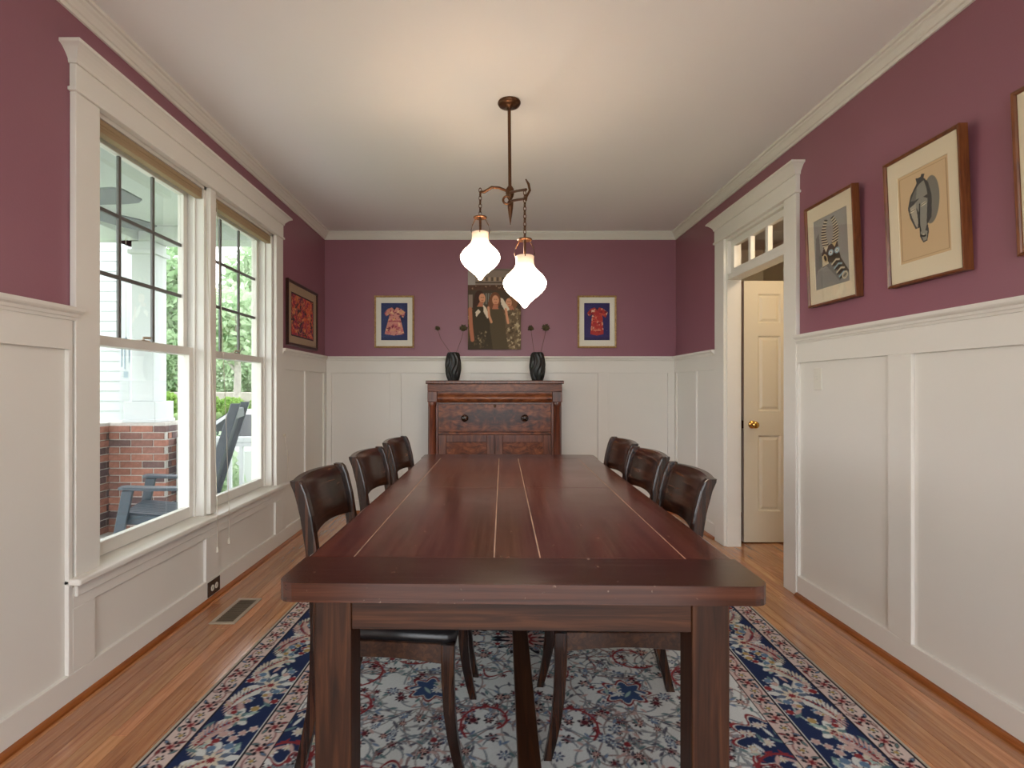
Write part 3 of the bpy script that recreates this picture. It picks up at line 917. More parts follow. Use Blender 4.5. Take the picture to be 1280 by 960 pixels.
# ------------------------------------------------------------------ rug
RW, RL = 2.47, 3.44
def make_rug():
    res = 0.004
    qw, ql = RW / 2, RL / 2
    cv = Cv(qw, ql, res, (205, 206, 203))
    rg = np.random.default_rng(5)
    NAVY, NAVY2, IV, CR, PINK, RED, MAR, BLUE, TEAL, GOLD, GREY, DK = (36, 48, 84), (58, 78, 116), (206, 210, 208), (205, 196, 178), (190, 160, 154), (134, 50, 54), (98, 38, 46), (96, 122, 152), (96, 124, 128), (168, 142, 92), (140, 142, 148), (38, 34, 44)
    E = np.minimum(cv.X, cv.Y)                     # distance to the outer edge in this quarter
    def band(a, b, col):
        m = ((E >= a) & (E < b)).astype(float)
        cv.put((slice(None), slice(None)), m, col)
        return m
    band(0, 0.010, (176, 164, 146))
    band(0.010, 0.016, DK)
    g1 = band(0.016, 0.098, (206, 188, 182))
    band(0.098, 0.104, DK)
    mb_ = band(0.104, 0.305, NAVY)
    band(0.305, 0.311, IV)
    band(0.311, 0.316, DK)
    g2 = band(0.316, 0.392, (204, 184, 178))
    band(0.392, 0.397, DK)
    fld = (E >= 0.399).astype(float)
    def mot(cx, cy, r, cols, n, rot=0, clip=None):
        for k, c in enumerate(cols):
            cv.star(cx, cy, r * (1 - 0.27 * k), c, n, 0.22 if k < len(cols) - 1 else 0.0, rot + k * 0.4, 1, 0, clip)
    def guard(off, half, clip):
        step = 0.112
        for horiz in (0, 1):
            L = qw if horiz else ql
            pts = []
            k = 0
            for sgn in np.arange(0, L + 0.01, 0.006):
                a = L - sgn
                p = off + half * 0.62 * math.sin(sgn / step * math.pi)
                pts.append((a, p) if horiz else (p, a))
            cv.line(pts, 0.006, (150, 110, 108), clip)
            n = int(L / step) + 1
            for i in range(n):
                a = L - i * step
                x, y = (a, off) if horiz else (off, a)
                mot(x, y, 0.031, [DK, PINK, RED, MAR, CR], 6, 0.3, clip)
                a2 = a - step / 2
                x, y = (a2, off) if horiz else (off, a2)
                mot(x, y, 0.018, [DK, IV, GOLD], 5, 0, clip)
                for sx in (-1, 1):
                    for sy in (-1, 1):
                        da, dp = sx * 0.033, sy * half * 0.62
                        x, y = (a2 + da, off + dp) if horiz else (off + dp, a2 + da)
                        an = rg.uniform(0, 3.1)
                        cv.leaf(x, y, 0.036, 0.014, an, DK, clip)
                        cv.leaf(x, y, 0.028, 0.008, an, [BLUE, RED, TEAL, IV, PINK][rg.integers(5)], clip)
    guard(0.057, 0.041, g1)
    guard(0.354, 0.038, g2)
    # main border: big palmettes, feather leaves, rosettes on navy
    def along(horiz, a, p):
        return (a, p) if horiz else (p, a)
    def feather(x, y, ln, ang, c1, c2, clip, bend=0.9):
        px, py = x, y
        for k in range(12):
            t = k / 11
            an = ang + bend * t
            px += math.cos(an) * ln / 12
            py += math.sin(an) * ln / 12
            wdt = 0.034 * math.sin(math.pi * min(1, 0.15 + t * 0.9)) + 0.008
            for sd in (-1, 1):
                cv.leaf(px + math.cos(an + sd * 1.0) * wdt * 0.6, py + math.sin(an + sd * 1.0) * wdt * 0.6, wdt * 1.25, 0.010, an + sd * 0.75, c1, clip)
            cv.star(px, py, 0.006, c2, clip=clip)
    for horiz in (0, 1):
        L = qw if horiz else ql
        off = 0.2045
        pts = []
        for sgn in np.arange(0, L, 0.006):
            pts.append(along(horiz, L - sgn, off + 0.06 * math.sin(sgn / 0.21 * math.pi)))
        cv.line(pts, 0.007, (150, 170, 170), mb_)
        i = 0
        a = L
        while a > 0.1:
            big = i % 2 == 0
            x, y = along(horiz, a, off + (0.02 if big else -0.01))
            if big:
                mot(x, y, 0.088, [IV, (96, 108, 128), CR, RED, PINK, GOLD, IV], 8, 0.2, mb_)
            else:
                mot(x, y, 0.060, [IV, TEAL, CR, MAR, GOLD], 6, 0.5, mb_)
            for sd in (-1, 1):
                fx, fy = along(horiz, a + sd * 0.055, off - 0.07)
                base_an = (0 if sd > 0 else math.pi) if horiz else (math.pi / 2 if sd > 0 else -math.pi / 2)
                feather(fx, fy, 0.17, base_an, [(198, 190, 172), (206, 206, 200), PINK][(i + (sd > 0)) % 3], RED, mb_, (0.9 if sd > 0 else -0.9) * (1 if horiz else -1))
                for q in range(11):
                    x, y = along(horiz, a + sd * rg.uniform(0.03, 0.11), off + rg.uniform(-0.085, 0.09))
                    if rg.random() < 0.6:
                        mot(x, y, rg.uniform(0.014, 0.022), [IV, [RED, GOLD, BLUE, PINK][rg.integers(4)]], 5, rg.uniform(0, 2), mb_)
                    else:
                        cv.leaf(x, y, 0.05, 0.016, rg.uniform(0, 3.1), [IV, TEAL, (150, 176, 170), PINK][rg.integers(4)], mb_)
            a -= 0.21
            i += 1
    # field: ivory with corner spandrels, side cartouches and centre medallion in navy edged in red
    cv.put((slice(None), slice(None)), fld, (214, 217, 215))
    def scallop(cx, cy, r, n, amp, col, asp, edge=True):
        if edge:
            cv.star(cx, cy, r * 1.0 + 0.018, RED, n, amp, 0, asp, 0, fld)
            cv.star(cx, cy, r * 1.0 + 0.006, (206, 206, 200), n, amp, 0, asp, 0, fld)
        cv.star(cx, cy, r, col, n, amp, 0, asp, 0, fld)
        return None
    def vine(x, y, an, ln, turn, w, col):
        pts = [(x, y)]
        for k in range(int(ln / 0.012)):
            an += turn * (1 + k * 0.05)
            x += math.cos(an) * 0.012
            y += math.sin(an) * 0.012
            pts.append((x, y))
        cv.line(pts, w, col, fld)
        return pts
    scallop(qw, ql, 0.34, 16, 0.09, (214, 217, 215), 1.15)
    mot(qw, ql, 0.15, [DK, PINK, RED, CR, NAVY2, IV], 12, 0.1, fld)
    for _ in range(300):
        x, y = rg.uniform(0.4, qw), rg.uniform(0.4, ql)
        pts = vine(x, y, rg.uniform(0, 6.28), rg.uniform(0.12, 0.34), rg.uniform(-0.16, 0.16), 0.0055, [(150, 150, 148), (120, 130, 138), (140, 120, 118)][rg.integers(3)])
        for p in pts[3::5]:
            cv.leaf(p[0] + rg.uniform(-.012, .012), p[1] + rg.uniform(-.012, .012), 0.034, 0.012, rg.uniform(0, 3.1), [GREY, TEAL, (90, 90, 104), PINK, (112, 132, 160)][rg.integers(5)], fld)
        kind = rg.integers(4)
        p = pts[-1]
        r = rg.uniform(0.014, 0.030)
        mot(p[0], p[1], r, [[DK, PINK, RED, CR], [(80, 86, 110), (190, 196, 200), BLUE, IV], [DK, (176, 150, 150), MAR], [(90, 100, 110), IV, RED]][kind], int(rg.integers(5, 9)), rg.uniform(0, 2), fld)
    # spandrel at the corner, half cartouches on the sides, medallion in the middle
    for (cx, cy, r, n, amp, asp) in [(0.40, 0.40, 0.24, 12, 0.10, 1.2), (0.40, 1.02, 0.15, 10, 0.13, 1.0), (qw, 0.42, 0.16, 10, 0.13, 1.3), (0.80, 0.80, 0.085, 8, 0.16, 1.4), (0.86, 1.30, 0.07, 8, 0.16, 1.2)]:
        scallop(cx, cy, r, n, amp, (200, 206, 206) if r > 0.3 else (NAVY2 if r < 0.1 else NAVY), asp)
        for _ in range(int(900 * r * r) + 4):
            an, rr = rg.uniform(0, 6.28), r * 0.85 * math.sqrt(rg.random())
            x, y = cx + math.cos(an) * rr * asp, cy + math.sin(an) * rr
            if rg.random() < 0.6:
                mot(x, y, rg.uniform(0.014, 0.026), [IV if r < 0.3 else (96, 104, 124), [RED, GOLD, BLUE, PINK][rg.integers(4)], CR], int(rg.integers(5, 8)), rg.uniform(0, 2), fld)
            else:
                cv.leaf(x, y, 0.055, 0.014, rg.uniform(0, 3.1), [IV if r < 0.3 else BLUE, TEAL, PINK, (150, 176, 170)][rg.integers(4)], fld)
    # red feathered scrolls over the ivory
    for (x, y, an, ln, tn) in [(0.46, 0.74, 0.5, 0.42, 0.06), (0.62, 0.62, 1.9, 0.36, -0.09), (0.95, 0.62, 2.6, 0.34, 0.10), (0.55, 1.30, 0.2, 0.38, 0.08), (1.02, 1.02, 2.2, 0.40, -0.08), (0.70, 1.50, -0.6, 0.36, 0.09), (0.52, 1.12, -0.5, 0.3, 0.1)]:
        pts = vine(x, y, an, ln, tn, 0.009, (140, 52, 56))
        for k, p in enumerate(pts[1::2]):
            cv.leaf(p[0] + 0.008 * (-1) ** k, p[1] + 0.008, 0.032, 0.009, an + k * tn * 2 + 0.9 * (-1) ** k, (140, 52, 56), fld)
    # slight wool abrash
    cv.im *= (1 + 0.10 * (rg.random(cv.im.shape[:2]) - 0.5))[..., None]
    q = cv.im
    full = np.concatenate([q, q[:, -2::-1]], 1)
    full = np.concatenate([full, full[-2::-1]], 0)
    big = Cv(RW, RL, res, (0, 0, 0))
    big.X, big.Y = np.meshgrid(np.linspace(0, RW, full.shape[1]), np.linspace(0, RL, full.shape[0]))
    big.ny, big.nx = full.shape[:2]
    big.im = full
    t = thing('area_rug', 'ivory and navy floral oriental rug with wide border under the table', 'rug', (0.155, 2.47, 0), math.radians(-2.0))
    me = big.mesh('pile', lambda X, Y: np.stack([X - RW / 2, Y - RL / 2, np.full_like(X, 0.0105)], -1))
    link('pile', me, M['rug'], t)
    MB().box(-RW / 2, RW / 2, -RL / 2, RL / 2, 0.0005, 0.0098).build('backing', M['cord'], t)
    return t
make_rug()
RUGZ = 0.0108

# ------------------------------------------------------------------ dining table
TROT = math.radians(-1.26)
tb = thing('dining_table', 'long dark-stained plank dining table with square legs', 'table', (0.0905, 2.26, RUGZ), TROT)
TH, TT = 0.749, 0.042
HL, HW = 1.12, 0.536
BB = 0.183
def rounded_end(sign):
    r = 0.035
    y_in, y_out = sign * (HL - BB + 0.0008), sign * HL
    pts = [(-HW, y_in), (HW, y_in)]
    for k in range(6):
        a = k / 5 * math.pi / 2
        pts.append((HW - r + r * math.cos(a), y_out - sign * (r - r * math.sin(a))))
    for k in range(6):
        a = (1 - k / 5) * math.pi / 2
        pts.append((-HW + r - r * math.cos(a), y_out - sign * (r - r * math.sin(a))))
    if sign < 0: pts = pts[::-1]
    m = MB()
    m.loft([[(x_, y_, TH - TT) for x_, y_ in pts], [(x_, y_, TH) for x_, y_ in pts]], True, False)
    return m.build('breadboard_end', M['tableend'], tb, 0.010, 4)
rounded_end(-1)
rounded_end(1)
seams = [-HW, -0.415, -0.0615, 0.054, 0.415, HW]
for (ya, yb_) in ((-HL + BB, 0.0), (0.0, HL - BB)):
    for i in range(5):
        edge = i in (0, 4)
        g = 0.0012
        x0, x1, y0, y1 = seams[i] + (0 if i == 0 else g), seams[i + 1] - (0 if i == 4 else g), ya + 0.0008, yb_ - 0.001
        if edge:                                  # outer long edge worn round
            rr = 0.013
            arc = [(rr - rr * math.sin(k * math.pi / 10), TH - rr + rr * math.cos(k * math.pi / 10)) for k in range(6)]
            if i == 0: pr = [(x1, TH - TT), (x1, TH)] + [(x0 + a, z) for a, z in arc] + [(x0 + 0.003, TH - TT)]
            else: pr = [(x0, TH - TT), (x0, TH)] + [(x1 - a, z) for a, z in arc] + [(x1 - 0.003, TH - TT)]
            m = MB().loft([[(x_, yy, z_) for x_, z_ in pr] for yy in (y0, y1)], True, False)
            m.build('side_board', M['table'], tb, 0.001, 1)
        else:
            MB().box(x0, x1, y0, y1, TH - TT, TH - 0.0004).build('top_board', M['table'], tb, 0.0014, 2)
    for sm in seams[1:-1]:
        MB().box(sm - 0.0016, sm + 0.0016, ya + 0.001, yb_ - 0.001, TH - 0.006, TH - 0.0004).build('seam_glint', M['seam'], tb)
LW = 0.042
lx, ly = HW - 0.066 - LW, HL - 0.055 - LW
for sx in (-1, 1):
    for sy in (-1, 1):
        x0, y0 = sx * lx, sy * ly
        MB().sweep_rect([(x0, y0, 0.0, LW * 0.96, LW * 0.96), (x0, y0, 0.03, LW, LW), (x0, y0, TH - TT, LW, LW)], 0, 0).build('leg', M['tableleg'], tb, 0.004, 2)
AZ0, AZ1 = TH - TT - 0.085, TH - TT
for sy in (-1, 1):
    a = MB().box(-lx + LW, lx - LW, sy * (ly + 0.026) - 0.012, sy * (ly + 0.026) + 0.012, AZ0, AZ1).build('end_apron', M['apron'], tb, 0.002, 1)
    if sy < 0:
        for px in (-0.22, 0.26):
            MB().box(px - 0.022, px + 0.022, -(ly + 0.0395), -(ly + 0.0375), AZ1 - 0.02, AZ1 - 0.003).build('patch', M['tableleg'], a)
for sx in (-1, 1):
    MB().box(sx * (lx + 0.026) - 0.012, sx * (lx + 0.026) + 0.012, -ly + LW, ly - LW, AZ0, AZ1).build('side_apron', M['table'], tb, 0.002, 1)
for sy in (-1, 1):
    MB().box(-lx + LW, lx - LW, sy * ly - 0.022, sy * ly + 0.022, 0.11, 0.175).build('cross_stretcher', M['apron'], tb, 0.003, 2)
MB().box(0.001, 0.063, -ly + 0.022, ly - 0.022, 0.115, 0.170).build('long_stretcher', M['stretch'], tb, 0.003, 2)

# ------------------------------------------------------------------ dining chairs
def make_chair():
    r = thing('dining_chair', 'x', 'chair', (0, 0, RUGZ), 0, 'dining chairs round the table')
    hb, hf = 0.192, 0.205
    post = [(0.0, -0.255), (0.08, -0.235), (0.18, -0.214), (0.30, -0.203), (0.43, -0.200), (0.56, -0.205), (0.68, -0.216), (0.78, -0.232), (0.85, -0.250), (0.878, -0.262), (0.888, -0.268)]
    def px(z):
        for (z0, x0), (z1, x1) in zip(post[:-1], post[1:]):
            if z0 <= z <= z1:
                return x0 + (x1 - x0) * (z - z0) / (z1 - z0)
        return post[-1][1]
    for s in (-1, 1):
        path = []
        for z, x_ in post:
            hx = 0.019 if z > 0.3 else 0.016 + 0.003 * z / 0.3
            hx = hx * (0.75 if z > 0.882 else 1)
            path.append((x_, s * hb, z, hx, 0.0145))
        MB().sweep_rect(path, 0, 0).build('rear_post', M['chairv'], r, 0.005, 2)
        fp = []
        for z, x_, h_ in [(0, 0.248, 0.013), (0.05, 0.236, 0.0145), (0.12, 0.222, 0.016), (0.20, 0.212, 0.0175), (0.30, 0.207, 0.019), (0.36, 0.207, 0.020), (0.405, 0.208, 0.020)]:
            fp.append((x_, s * hf, z, h_, h_ * 0.95))
        MB().sweep_rect(fp, 0, 0).build('front_leg', M['chairv'], r, 0.004, 2)
    # crest panel, bowed backwards, following the rake of the posts
    ny = 13
    zz = [0.705, 0.712, 0.74, 0.78, 0.82, 0.85, 0.872, 0.884]
    def bow(y): return -0.030 * (1 - (y / hb) ** 2)
    rings = []
    w = hb - 0.0145
    ys = [-w + 2 * w * k / (ny - 1) for k in range(ny)]
    front, back = [], []
    mbv = []
    grid_f = [[(px(z) + 0.012 + bow(y_) - (0.0 if z < 0.87 else (z - 0.87) * 0.5), y_, z + 0.012 * (1 - (y_ / w) ** 2) * (1 if z < 0.72 else 0.3)) for y_ in ys] for z in zz]
    grid_b = [[(p[0] - 0.020, p[1], p[2]) for p in rw] for rw in grid_f]
    loops = []
    for rw_f, rw_b in zip(grid_f, grid_b):
        loops.append(list(rw_f) + list(reversed(rw_b)))
    MB().loft(loops, True, False).build('crest_panel', M['chair'], r, 0.004, 2, smooth=True)
    # seat rails
    zt, zb = 0.405, 0.345
    for s in (-1, 1):
        n = 9
        ring = []
        for k in range(n):
            u = k / (n - 1)
            x_ = -0.185 + u * 0.375
            y_ = s * (hb + (hf - hb) * u)
            arch = 0.012 * math.sin(math.pi * u)
            ring.append([(x_, y_ - 0.011, zb + arch), (x_, y_ + 0.011, zb + arch), (x_, y_ + 0.011, zt), (x_, y_ - 0.011, zt)])
        MB().loft(ring, True, False).build('seat_rail', M['stretch'], r, 0.002, 1)
    MB().box(0.195, 0.217, -hf + 0.019, hf - 0.019, zb, zt).build('seat_rail', M['stretch'], r, 0.002, 1)
    MB().box(-0.211, -0.190, -hb + 0.014, hb - 0.014, zb, zt).build('seat_rail', M['stretch'], r, 0.002, 1)
    # upholstered seat: domed cushion
    rings = []
    prof = [(1.0, 0.405), (1.012, 0.413), (1.012, 0.421), (0.99, 0.432), (0.93, 0.442), (0.8, 0.450), (0.55, 0.456), (0.2, 0.458)]
    for sc, z in prof:
        rg_ = []
        pts = [(-0.178, -hb + 0.004), (0.0, -hb - 0.004), (0.20, -hf - 0.002), (0.228, -hf + 0.015), (0.236, 0), (0.228, hf - 0.015), (0.20, hf + 0.002), (0.0, hb + 0.004), (-0.178, hb - 0.004), (-0.182, 0)]
        for x_, y_ in pts:
            rg_.append((0.02 + (x_ - 0.02) * sc, y_ * sc, z))
        rings.append(rg_)
    MB().loft(rings, True, True).build('seat_cushion', M['leather'], r)
    return r
proto = make_chair()
CH = [(-0.325, 1.81, -3.0, 'dining chair on the window side, farthest from the sideboard'),
      (-0.295, 2.375, -4.0, 'dining chair in the middle of the window side of the table'),
      (-0.270, 2.935, -4.5, 'dining chair on the window side, next to the sideboard'),
      (0.435, 1.87, 178, 'dining chair on the doorway side, farthest from the sideboard'),
      (0.455, 2.385, 182.5, 'dining chair in the middle of the doorway side of the table'),
      (0.468, 2.90, 182.5, 'dining chair on the doorway side, next to the sideboard')]
chairs = [proto] + [copy_tree(proto) for _ in range(5)]
for o, (cx_, cy_, a, lb) in zip(chairs, CH):
    o.location = (cx_, cy_, RUGZ)
    o.rotation_euler = (0, 0, math.radians(a))
    o['label'] = 'dark espresso wood ' + lb

# ------------------------------------------------------------------ sideboard
SBX, SBY = 0.034, 4.52
sb = thing('sideboard', 'mahogany empire sideboard with columns, wide drawer and two doors', 'sideboard', (SBX, SBY, 0.0))
hw = 0.545
TOPZ = 1.249
MB().box(-0.592, 0.592, -0.012, 0.455, TOPZ - 0.03, TOPZ).build('top', M['mahogv'], sb, 0.006, 2)
cs = MB().box(-0.575, 0.575, 0.03, 0.45, 0.09, TOPZ - 0.03)
cs.build('carcase', M['mahogv'], sb, 0.002, 1)
MB().box(-0.576, 0.576, -0.002, 0.03, 1.155, TOPZ - 0.03).build('frieze_rail', M['mahog'], sb, 0.002, 1)
for s in (-1, 1):
    MB().box(s * 0.576, s * 0.494, -0.004, 0.03, 1.065, 1.155).build('end_block', M['mahogv'], sb, 0.003, 1)
# ogee frieze drawer
prof = [(0.03, 1.06), (0.014, 1.06), (0.006, 1.066), (-0.002, 1.078), (-0.006, 1.092), (-0.004, 1.106), (0.004, 1.118), (0.012, 1.128), (0.015, 1.140), (0.015, 1.150), (0.03, 1.150)]
MB().loft([[(x_, y_, z_) for y_, z_ in prof] for x_ in (-0.492, 0.492)], True, False).build('ogee_drawer', M['mahog'], sb)
for s in (-1, 1):
    cx_ = s * 0.535
    MB().lathe([(0.034, 0.12), (0.036, 0.14), (0.030, 0.15), (0.029, 0.20), (0.032, 0.55), (0.028, 1.02), (0.034, 1.03), (0.036, 1.05), (0.034, 1.065)], 20, (cx_, 0.012, 0)).build('column', M['mahogv'], sb)
    MB().box(cx_ - 0.04, cx_ + 0.04, -0.028, 0.03, 0.09, 0.12).build('column_plinth', M['mahogv'], sb, 0.003, 1)
    MB().lathe([(0.028, 0.0), (0.036, 0.02), (0.04, 0.05), (0.03, 0.075), (0.034, 0.09)], 18, (cx_, 0.012, 0)).build('foot', M['mahogv'], sb)
    MB().lathe([(0.028, 0.0), (0.036, 0.02), (0.04, 0.05), (0.03, 0.075), (0.034, 0.09)], 18, (cx_, 0.40, 0)).build('foot', M['mahogv'], sb)
    MB().box(s * 0.486, s * 0.505, 0.008, 0.03, 0.09, 1.058).build('stile', M['mahogv'], sb, 0.002, 1)
dw = MB().box(-0.482, 0.482, 0.010, 0.032, 0.808, 1.046).build('drawer', M['flame'], sb, 0.003, 2)
for s in (-1, 1):
    kb = MB()
    lathe_y(kb, [(0.024, 0.0), (0.024, -0.006), (0.013, -0.012), (0.013, -0.024), (0.026, -0.034), (0.031, -0.044), (0.028, -0.054), (0.014, -0.060), (0.001, -0.061)], (s * 0.256, 0.010, 0.928), 18)
    tag(kb.build('knob', M['chair'], dw), 'dark turned wooden knob')
ek = MB()
lathe_y(ek, [(0.012, 0), (0.012, -0.004), (0.004, -0.005)], (0.0, 0.010, 1.03), 12)
ek.build('keyhole_plate', M['bronze'], dw)
MB().box(-0.484, 0.484, 0.016, 0.032, 0.786, 0.806).build('mid_rail', M['mahog'], sb, 0.002, 1)
MB().box(-0.484, 0.484, 0.012, 0.032, 0.09, 0.125).build('bottom_rail', M['mahog'], sb, 0.002, 1)
for s in (-1, 1):
    a, b_ = (-0.482, -0.003) if s < 0 else (0.003, 0.482)
    z0, z1, st = 0.128, 0.784, 0.066
    m = MB().box(a, a + st, 0.010, 0.032, z0, z1).box(b_ - st, b_, 0.010, 0.032, z0, z1).box(a + st, b_ - st, 0.010, 0.032, z0, z0 + st).box(a + st, b_ - st, 0.010, 0.032, z1 - st, z1)
    d_ = m.build('door', M['mahogv'], sb, 0.003, 1)
    MB().box(a + st, b_ - st, 0.022, 0.031, z0 + st, z1 - st).build('door_panel', M['mahog'], d_)

# vases and dried stems
def vase(x_, label):
    t = thing('vase', label, 'vase', (x_, 4.66, TOPZ), 0, 'black wavy vases on the sideboard')
    n, m_ = 96, 30
    hgt = 0.25
    rings = []
    def rad(u):
        return 0.041 + 0.027 * math.sin(math.pi * (0.10 + 0.78 * u)) ** 1.2 - 0.004 * (u > 0.985)
    for i in range(m_ + 1):
        u = i / m_
        rg_ = []
        for k in range(n):
            a = k * 2 * math.pi / n
            rr = rad(u) + 0.0042 * math.sin(11 * (a + 0.28 * math.sin(u * 2.2 * math.pi))) * min(1, u * 8, (1 - u) * 12)
            rg_.append((rr * math.cos(a), rr * math.sin(a), u * hgt))
        rings.append(rg_)
    for u in (1.0, 0.9, 0.3):
        rings.append([((rad(u) - 0.006) * math.cos(k * 2 * math.pi / n), (rad(u) - 0.006) * math.sin(k * 2 * math.pi / n), u * hgt - 0.001) for k in range(n)])
    MB().loft(rings, True, True).build('body', M['vase'], t)
    return t
VX = (-0.332, 0.411)
vase(VX[0], 'black wavy-ribbed vase on the sideboard, on the window side')
vase(VX[1], 'black wavy-ribbed vase on the sideboard, on the doorway side')
def dried(vx, sx, tx, tz, r, label, dy):
    t = thing('dried_flower', label, 'dried flower', (vx, 4.66, TOPZ + 0.02), 0, 'dried pods in the vases')
    dx, dz = tx - vx, tz - TOPZ - 0.02
    MB().tube([(sx * 0.004, 0, 0), (sx * 0.030 if abs(dx) > .04 else dx * .45, dy * 0.3, 0.235), (dx * 0.8, dy * 0.7, 0.2 + (dz - 0.2) * 0.62), (dx, dy, dz - r * 0.6)], [0.0022, 0.0022, 0.002, 0.002], 6).build('stem', M['stem'], t)
    rng = random.Random(int(1000 * abs(tx)))
    pd = MB().lathe([(r * 0.3, -r * 0.8), (r * 0.85, -r * 0.35), (r, 0.1 * r), (r * 0.8, r * 0.6), (r * 0.3, r * 0.85)], 12, (dx, dy, dz))
    for k in range(26):
        th, ph = rng.uniform(0, 6.28), rng.uniform(-0.6, 1.2)
        d = Vector((math.cos(th) * math.cos(ph), math.sin(th) * math.cos(ph), math.sin(ph)))
        c = Vector((dx, dy, dz)) + d * r * 0.85
        pd.tube([c, c + d * r * 0.45], [r * 0.22, r * 0.05], 5)
    pd.build('seed_pod', M['pod'], t)
q = lambda px_, d=4.66: (px_ - CX) * d / F
zq = lambda py_, d=4.66: CAMZ - (py_ - CY) * d / F
dried(VX[0], -1, q(547.5), zq(411), 0.021, 'small dried seed pod leaning away from the photo canvas', -0.02)
dried(VX[0], 1, q(579.5), zq(411), 0.030, 'large dried seed pod beside the photo canvas, window-side vase', -0.03)
dried(VX[1], -1, q(663.5), zq(411), 0.024, 'ragged upright dried seed pod close to the photo canvas edge, doorway-side vase', -0.02)
dried(VX[1], 1, q(682), zq(410.5), 0.032, 'wide dark dried seed pod leaning toward the red dress picture', -0.03)

# ------------------------------------------------------------------ pendant lamp
def pd(px_, py_, d): return ((px_ - CX) * d / F, d, CAMZ - (py_ - CY) * d / F)
PX, PY = (636.5 - CX) * 2.735 / F, 2.735
pl = thing('pendant_light', 'bronze two-arm pendant light with two glowing onion-shaped shades', 'light', (PX, PY, H))
MB().lathe([(0.058, 0), (0.060, -0.006), (0.055, -0.016), (0.040, -0.022), (0.015, -0.026), (0.012, -0.034)], 32).build('canopy', M['bronze'], pl)
zj = zq(241, PY) - H
MB().tube([(0, 0, -0.03), (0.004, 0, zj)], 0.0085, 12).build('rod', M['bronze'], pl)
MB().lathe([(0.010, 0.035), (0.020, 0.02), (0.022, 0.0), (0.018, -0.02), (0.010, -0.035)], 16, (0.004, 0, zj)).build('knuckle', M['bronze'], pl)
MB().torus(Matrix.Translation((-0.012, -0.02, zj - 0.045)), 0.020, 0.006, 16, 8).build('ring', M['bronze'], pl)
zs = zq(281, PY) - H
MB().lathe([(0.005, 0.0), (0.016, -0.02), (0.014, -0.05), (0.002, zs - zj + 0.03)], 10, (0.006, 0, zj - 0.03)).build('spike', M['bronze'], pl)
La = Vector(pd(600, 241, 2.76)) - Vector((PX, PY, H))
Rb = Vector(pd(657.5, 238, 2.48)) - Vector((PX, PY, H))
MB().tube([(0, 0, zj + 0.004), (La.x * 0.35, La.y * 0.35, zj + 0.030), (La.x * 0.6, La.y * 0.6, zj + 0.034), (La.x * 0.85, La.y * 0.85, zj + 0.012), (La.x, La.y, La.z + 0.004)], [0.007, 0.007, 0.0075, 0.008, 0.006], 10).build('arm', M['bronze'], pl)
MB().tube([(0, 0, zj), (Rb.x * 0.5, Rb.y * 0.5, (zj + Rb.z) / 2 + 0.004), (Rb.x, Rb.y, Rb.z + 0.004)], 0.0065, 10).build('arm', M['bronze'], pl)
z2 = zq(252, 2.52) - H
MB().tube([(0.008, -0.02, zj - 0.05), (Rb.x * 0.55, Rb.y * 0.55, (zj - 0.05 + z2) / 2), (Rb.x, Rb.y, z2)], 0.0065, 10).build('arm', M['bronze'], pl)
zt_ = zq(224, 2.48) - H
MB().tube([(Rb.x, Rb.y, z2 - 0.01), (Rb.x + 0.002, Rb.y, Rb.z - 0.03), (Rb.x + 0.018, Rb.y, Rb.z + 0.0), (Rb.x + 0.012, Rb.y, Rb.z + 0.03), (Rb.x - 0.001, Rb.y, zt_)], [0.005, 0.006, 0.006, 0.006, 0.003], 8).build('hook', M['bronze'], pl)
def chain(x_, y_, z0, z1):
    m = MB()
    n = max(2, int(round((z0 - z1) / 0.019)))
    for k in range(n):
        z = z0 - (k + 0.5) * (z0 - z1) / n
        m.torus(Matrix.Translation((x_, y_, z)) @ Matrix.Rotation(math.pi / 2 * (k % 2) + 0.4, 4, 'Z'), (z0 - z1) / n * 0.60, 0.0028, 12, 6, 0.62)
    return tag(m.build('chain', M['bronze'], pl), kind='stuff')
def lamp(px_, ptop, d, z0, lab):
    top = Vector(pd(px_, ptop, d)) - Vector((PX, PY, H))      # rim of the neck
    dz = 0.075
    chain(top.x, top.y, z0, top.z + dz + 0.01)
    h = MB().lathe([(0.004, dz + 0.014), (0.012, dz + 0.010), (0.034, dz + 0.004), (0.036, dz), (0.030, dz - 0.003)], 20, tuple(top)).tube([top + Vector((0, 0, dz)), top + Vector((0, 0, -0.02))], 0.006, 8)
    hd = h.build('shade_holder', M['bronze'], pl)
    for k in range(3):
        a = 0.5 + k * 2 * math.pi / 3
        ca, sa = math.cos(a), math.sin(a)
        MB().tube([top + Vector((ca * 0.028, sa * 0.028, dz)), top + Vector((ca * 0.048, sa * 0.048, dz * 0.6)), top + Vector((ca * 0.056, sa * 0.056, dz * 0.25)), top + Vector((ca * 0.046, sa * 0.046, -0.012))], 0.0022, 6).build('wire', M['bronze'], hd)
    prof = [(0.002, 0.0), (0.008, 0.002), (0.014, 0.012), (0.026, 0.026), (0.052, 0.048), (0.080, 0.072), (0.096, 0.094), (0.1015, 0.112), (0.099, 0.128), (0.086, 0.148), (0.066, 0.168), (0.050, 0.186), (0.043, 0.204), (0.0425, 0.225), (0.044, 0.240), (0.040, 0.243), (0.039, 0.225), (0.044, 0.195)]
    o = MB().lathe(prof, 36, (0, 0, 0), True, False).build('glass_shade', M['shade'], pl)
    o.location = top + Vector((0, 0, -0.243))
    return o
lamp(600.3, 290.5, 2.70, La.z, '')
lamp(656, 320, 2.475, Rb.z - 0.005, '')

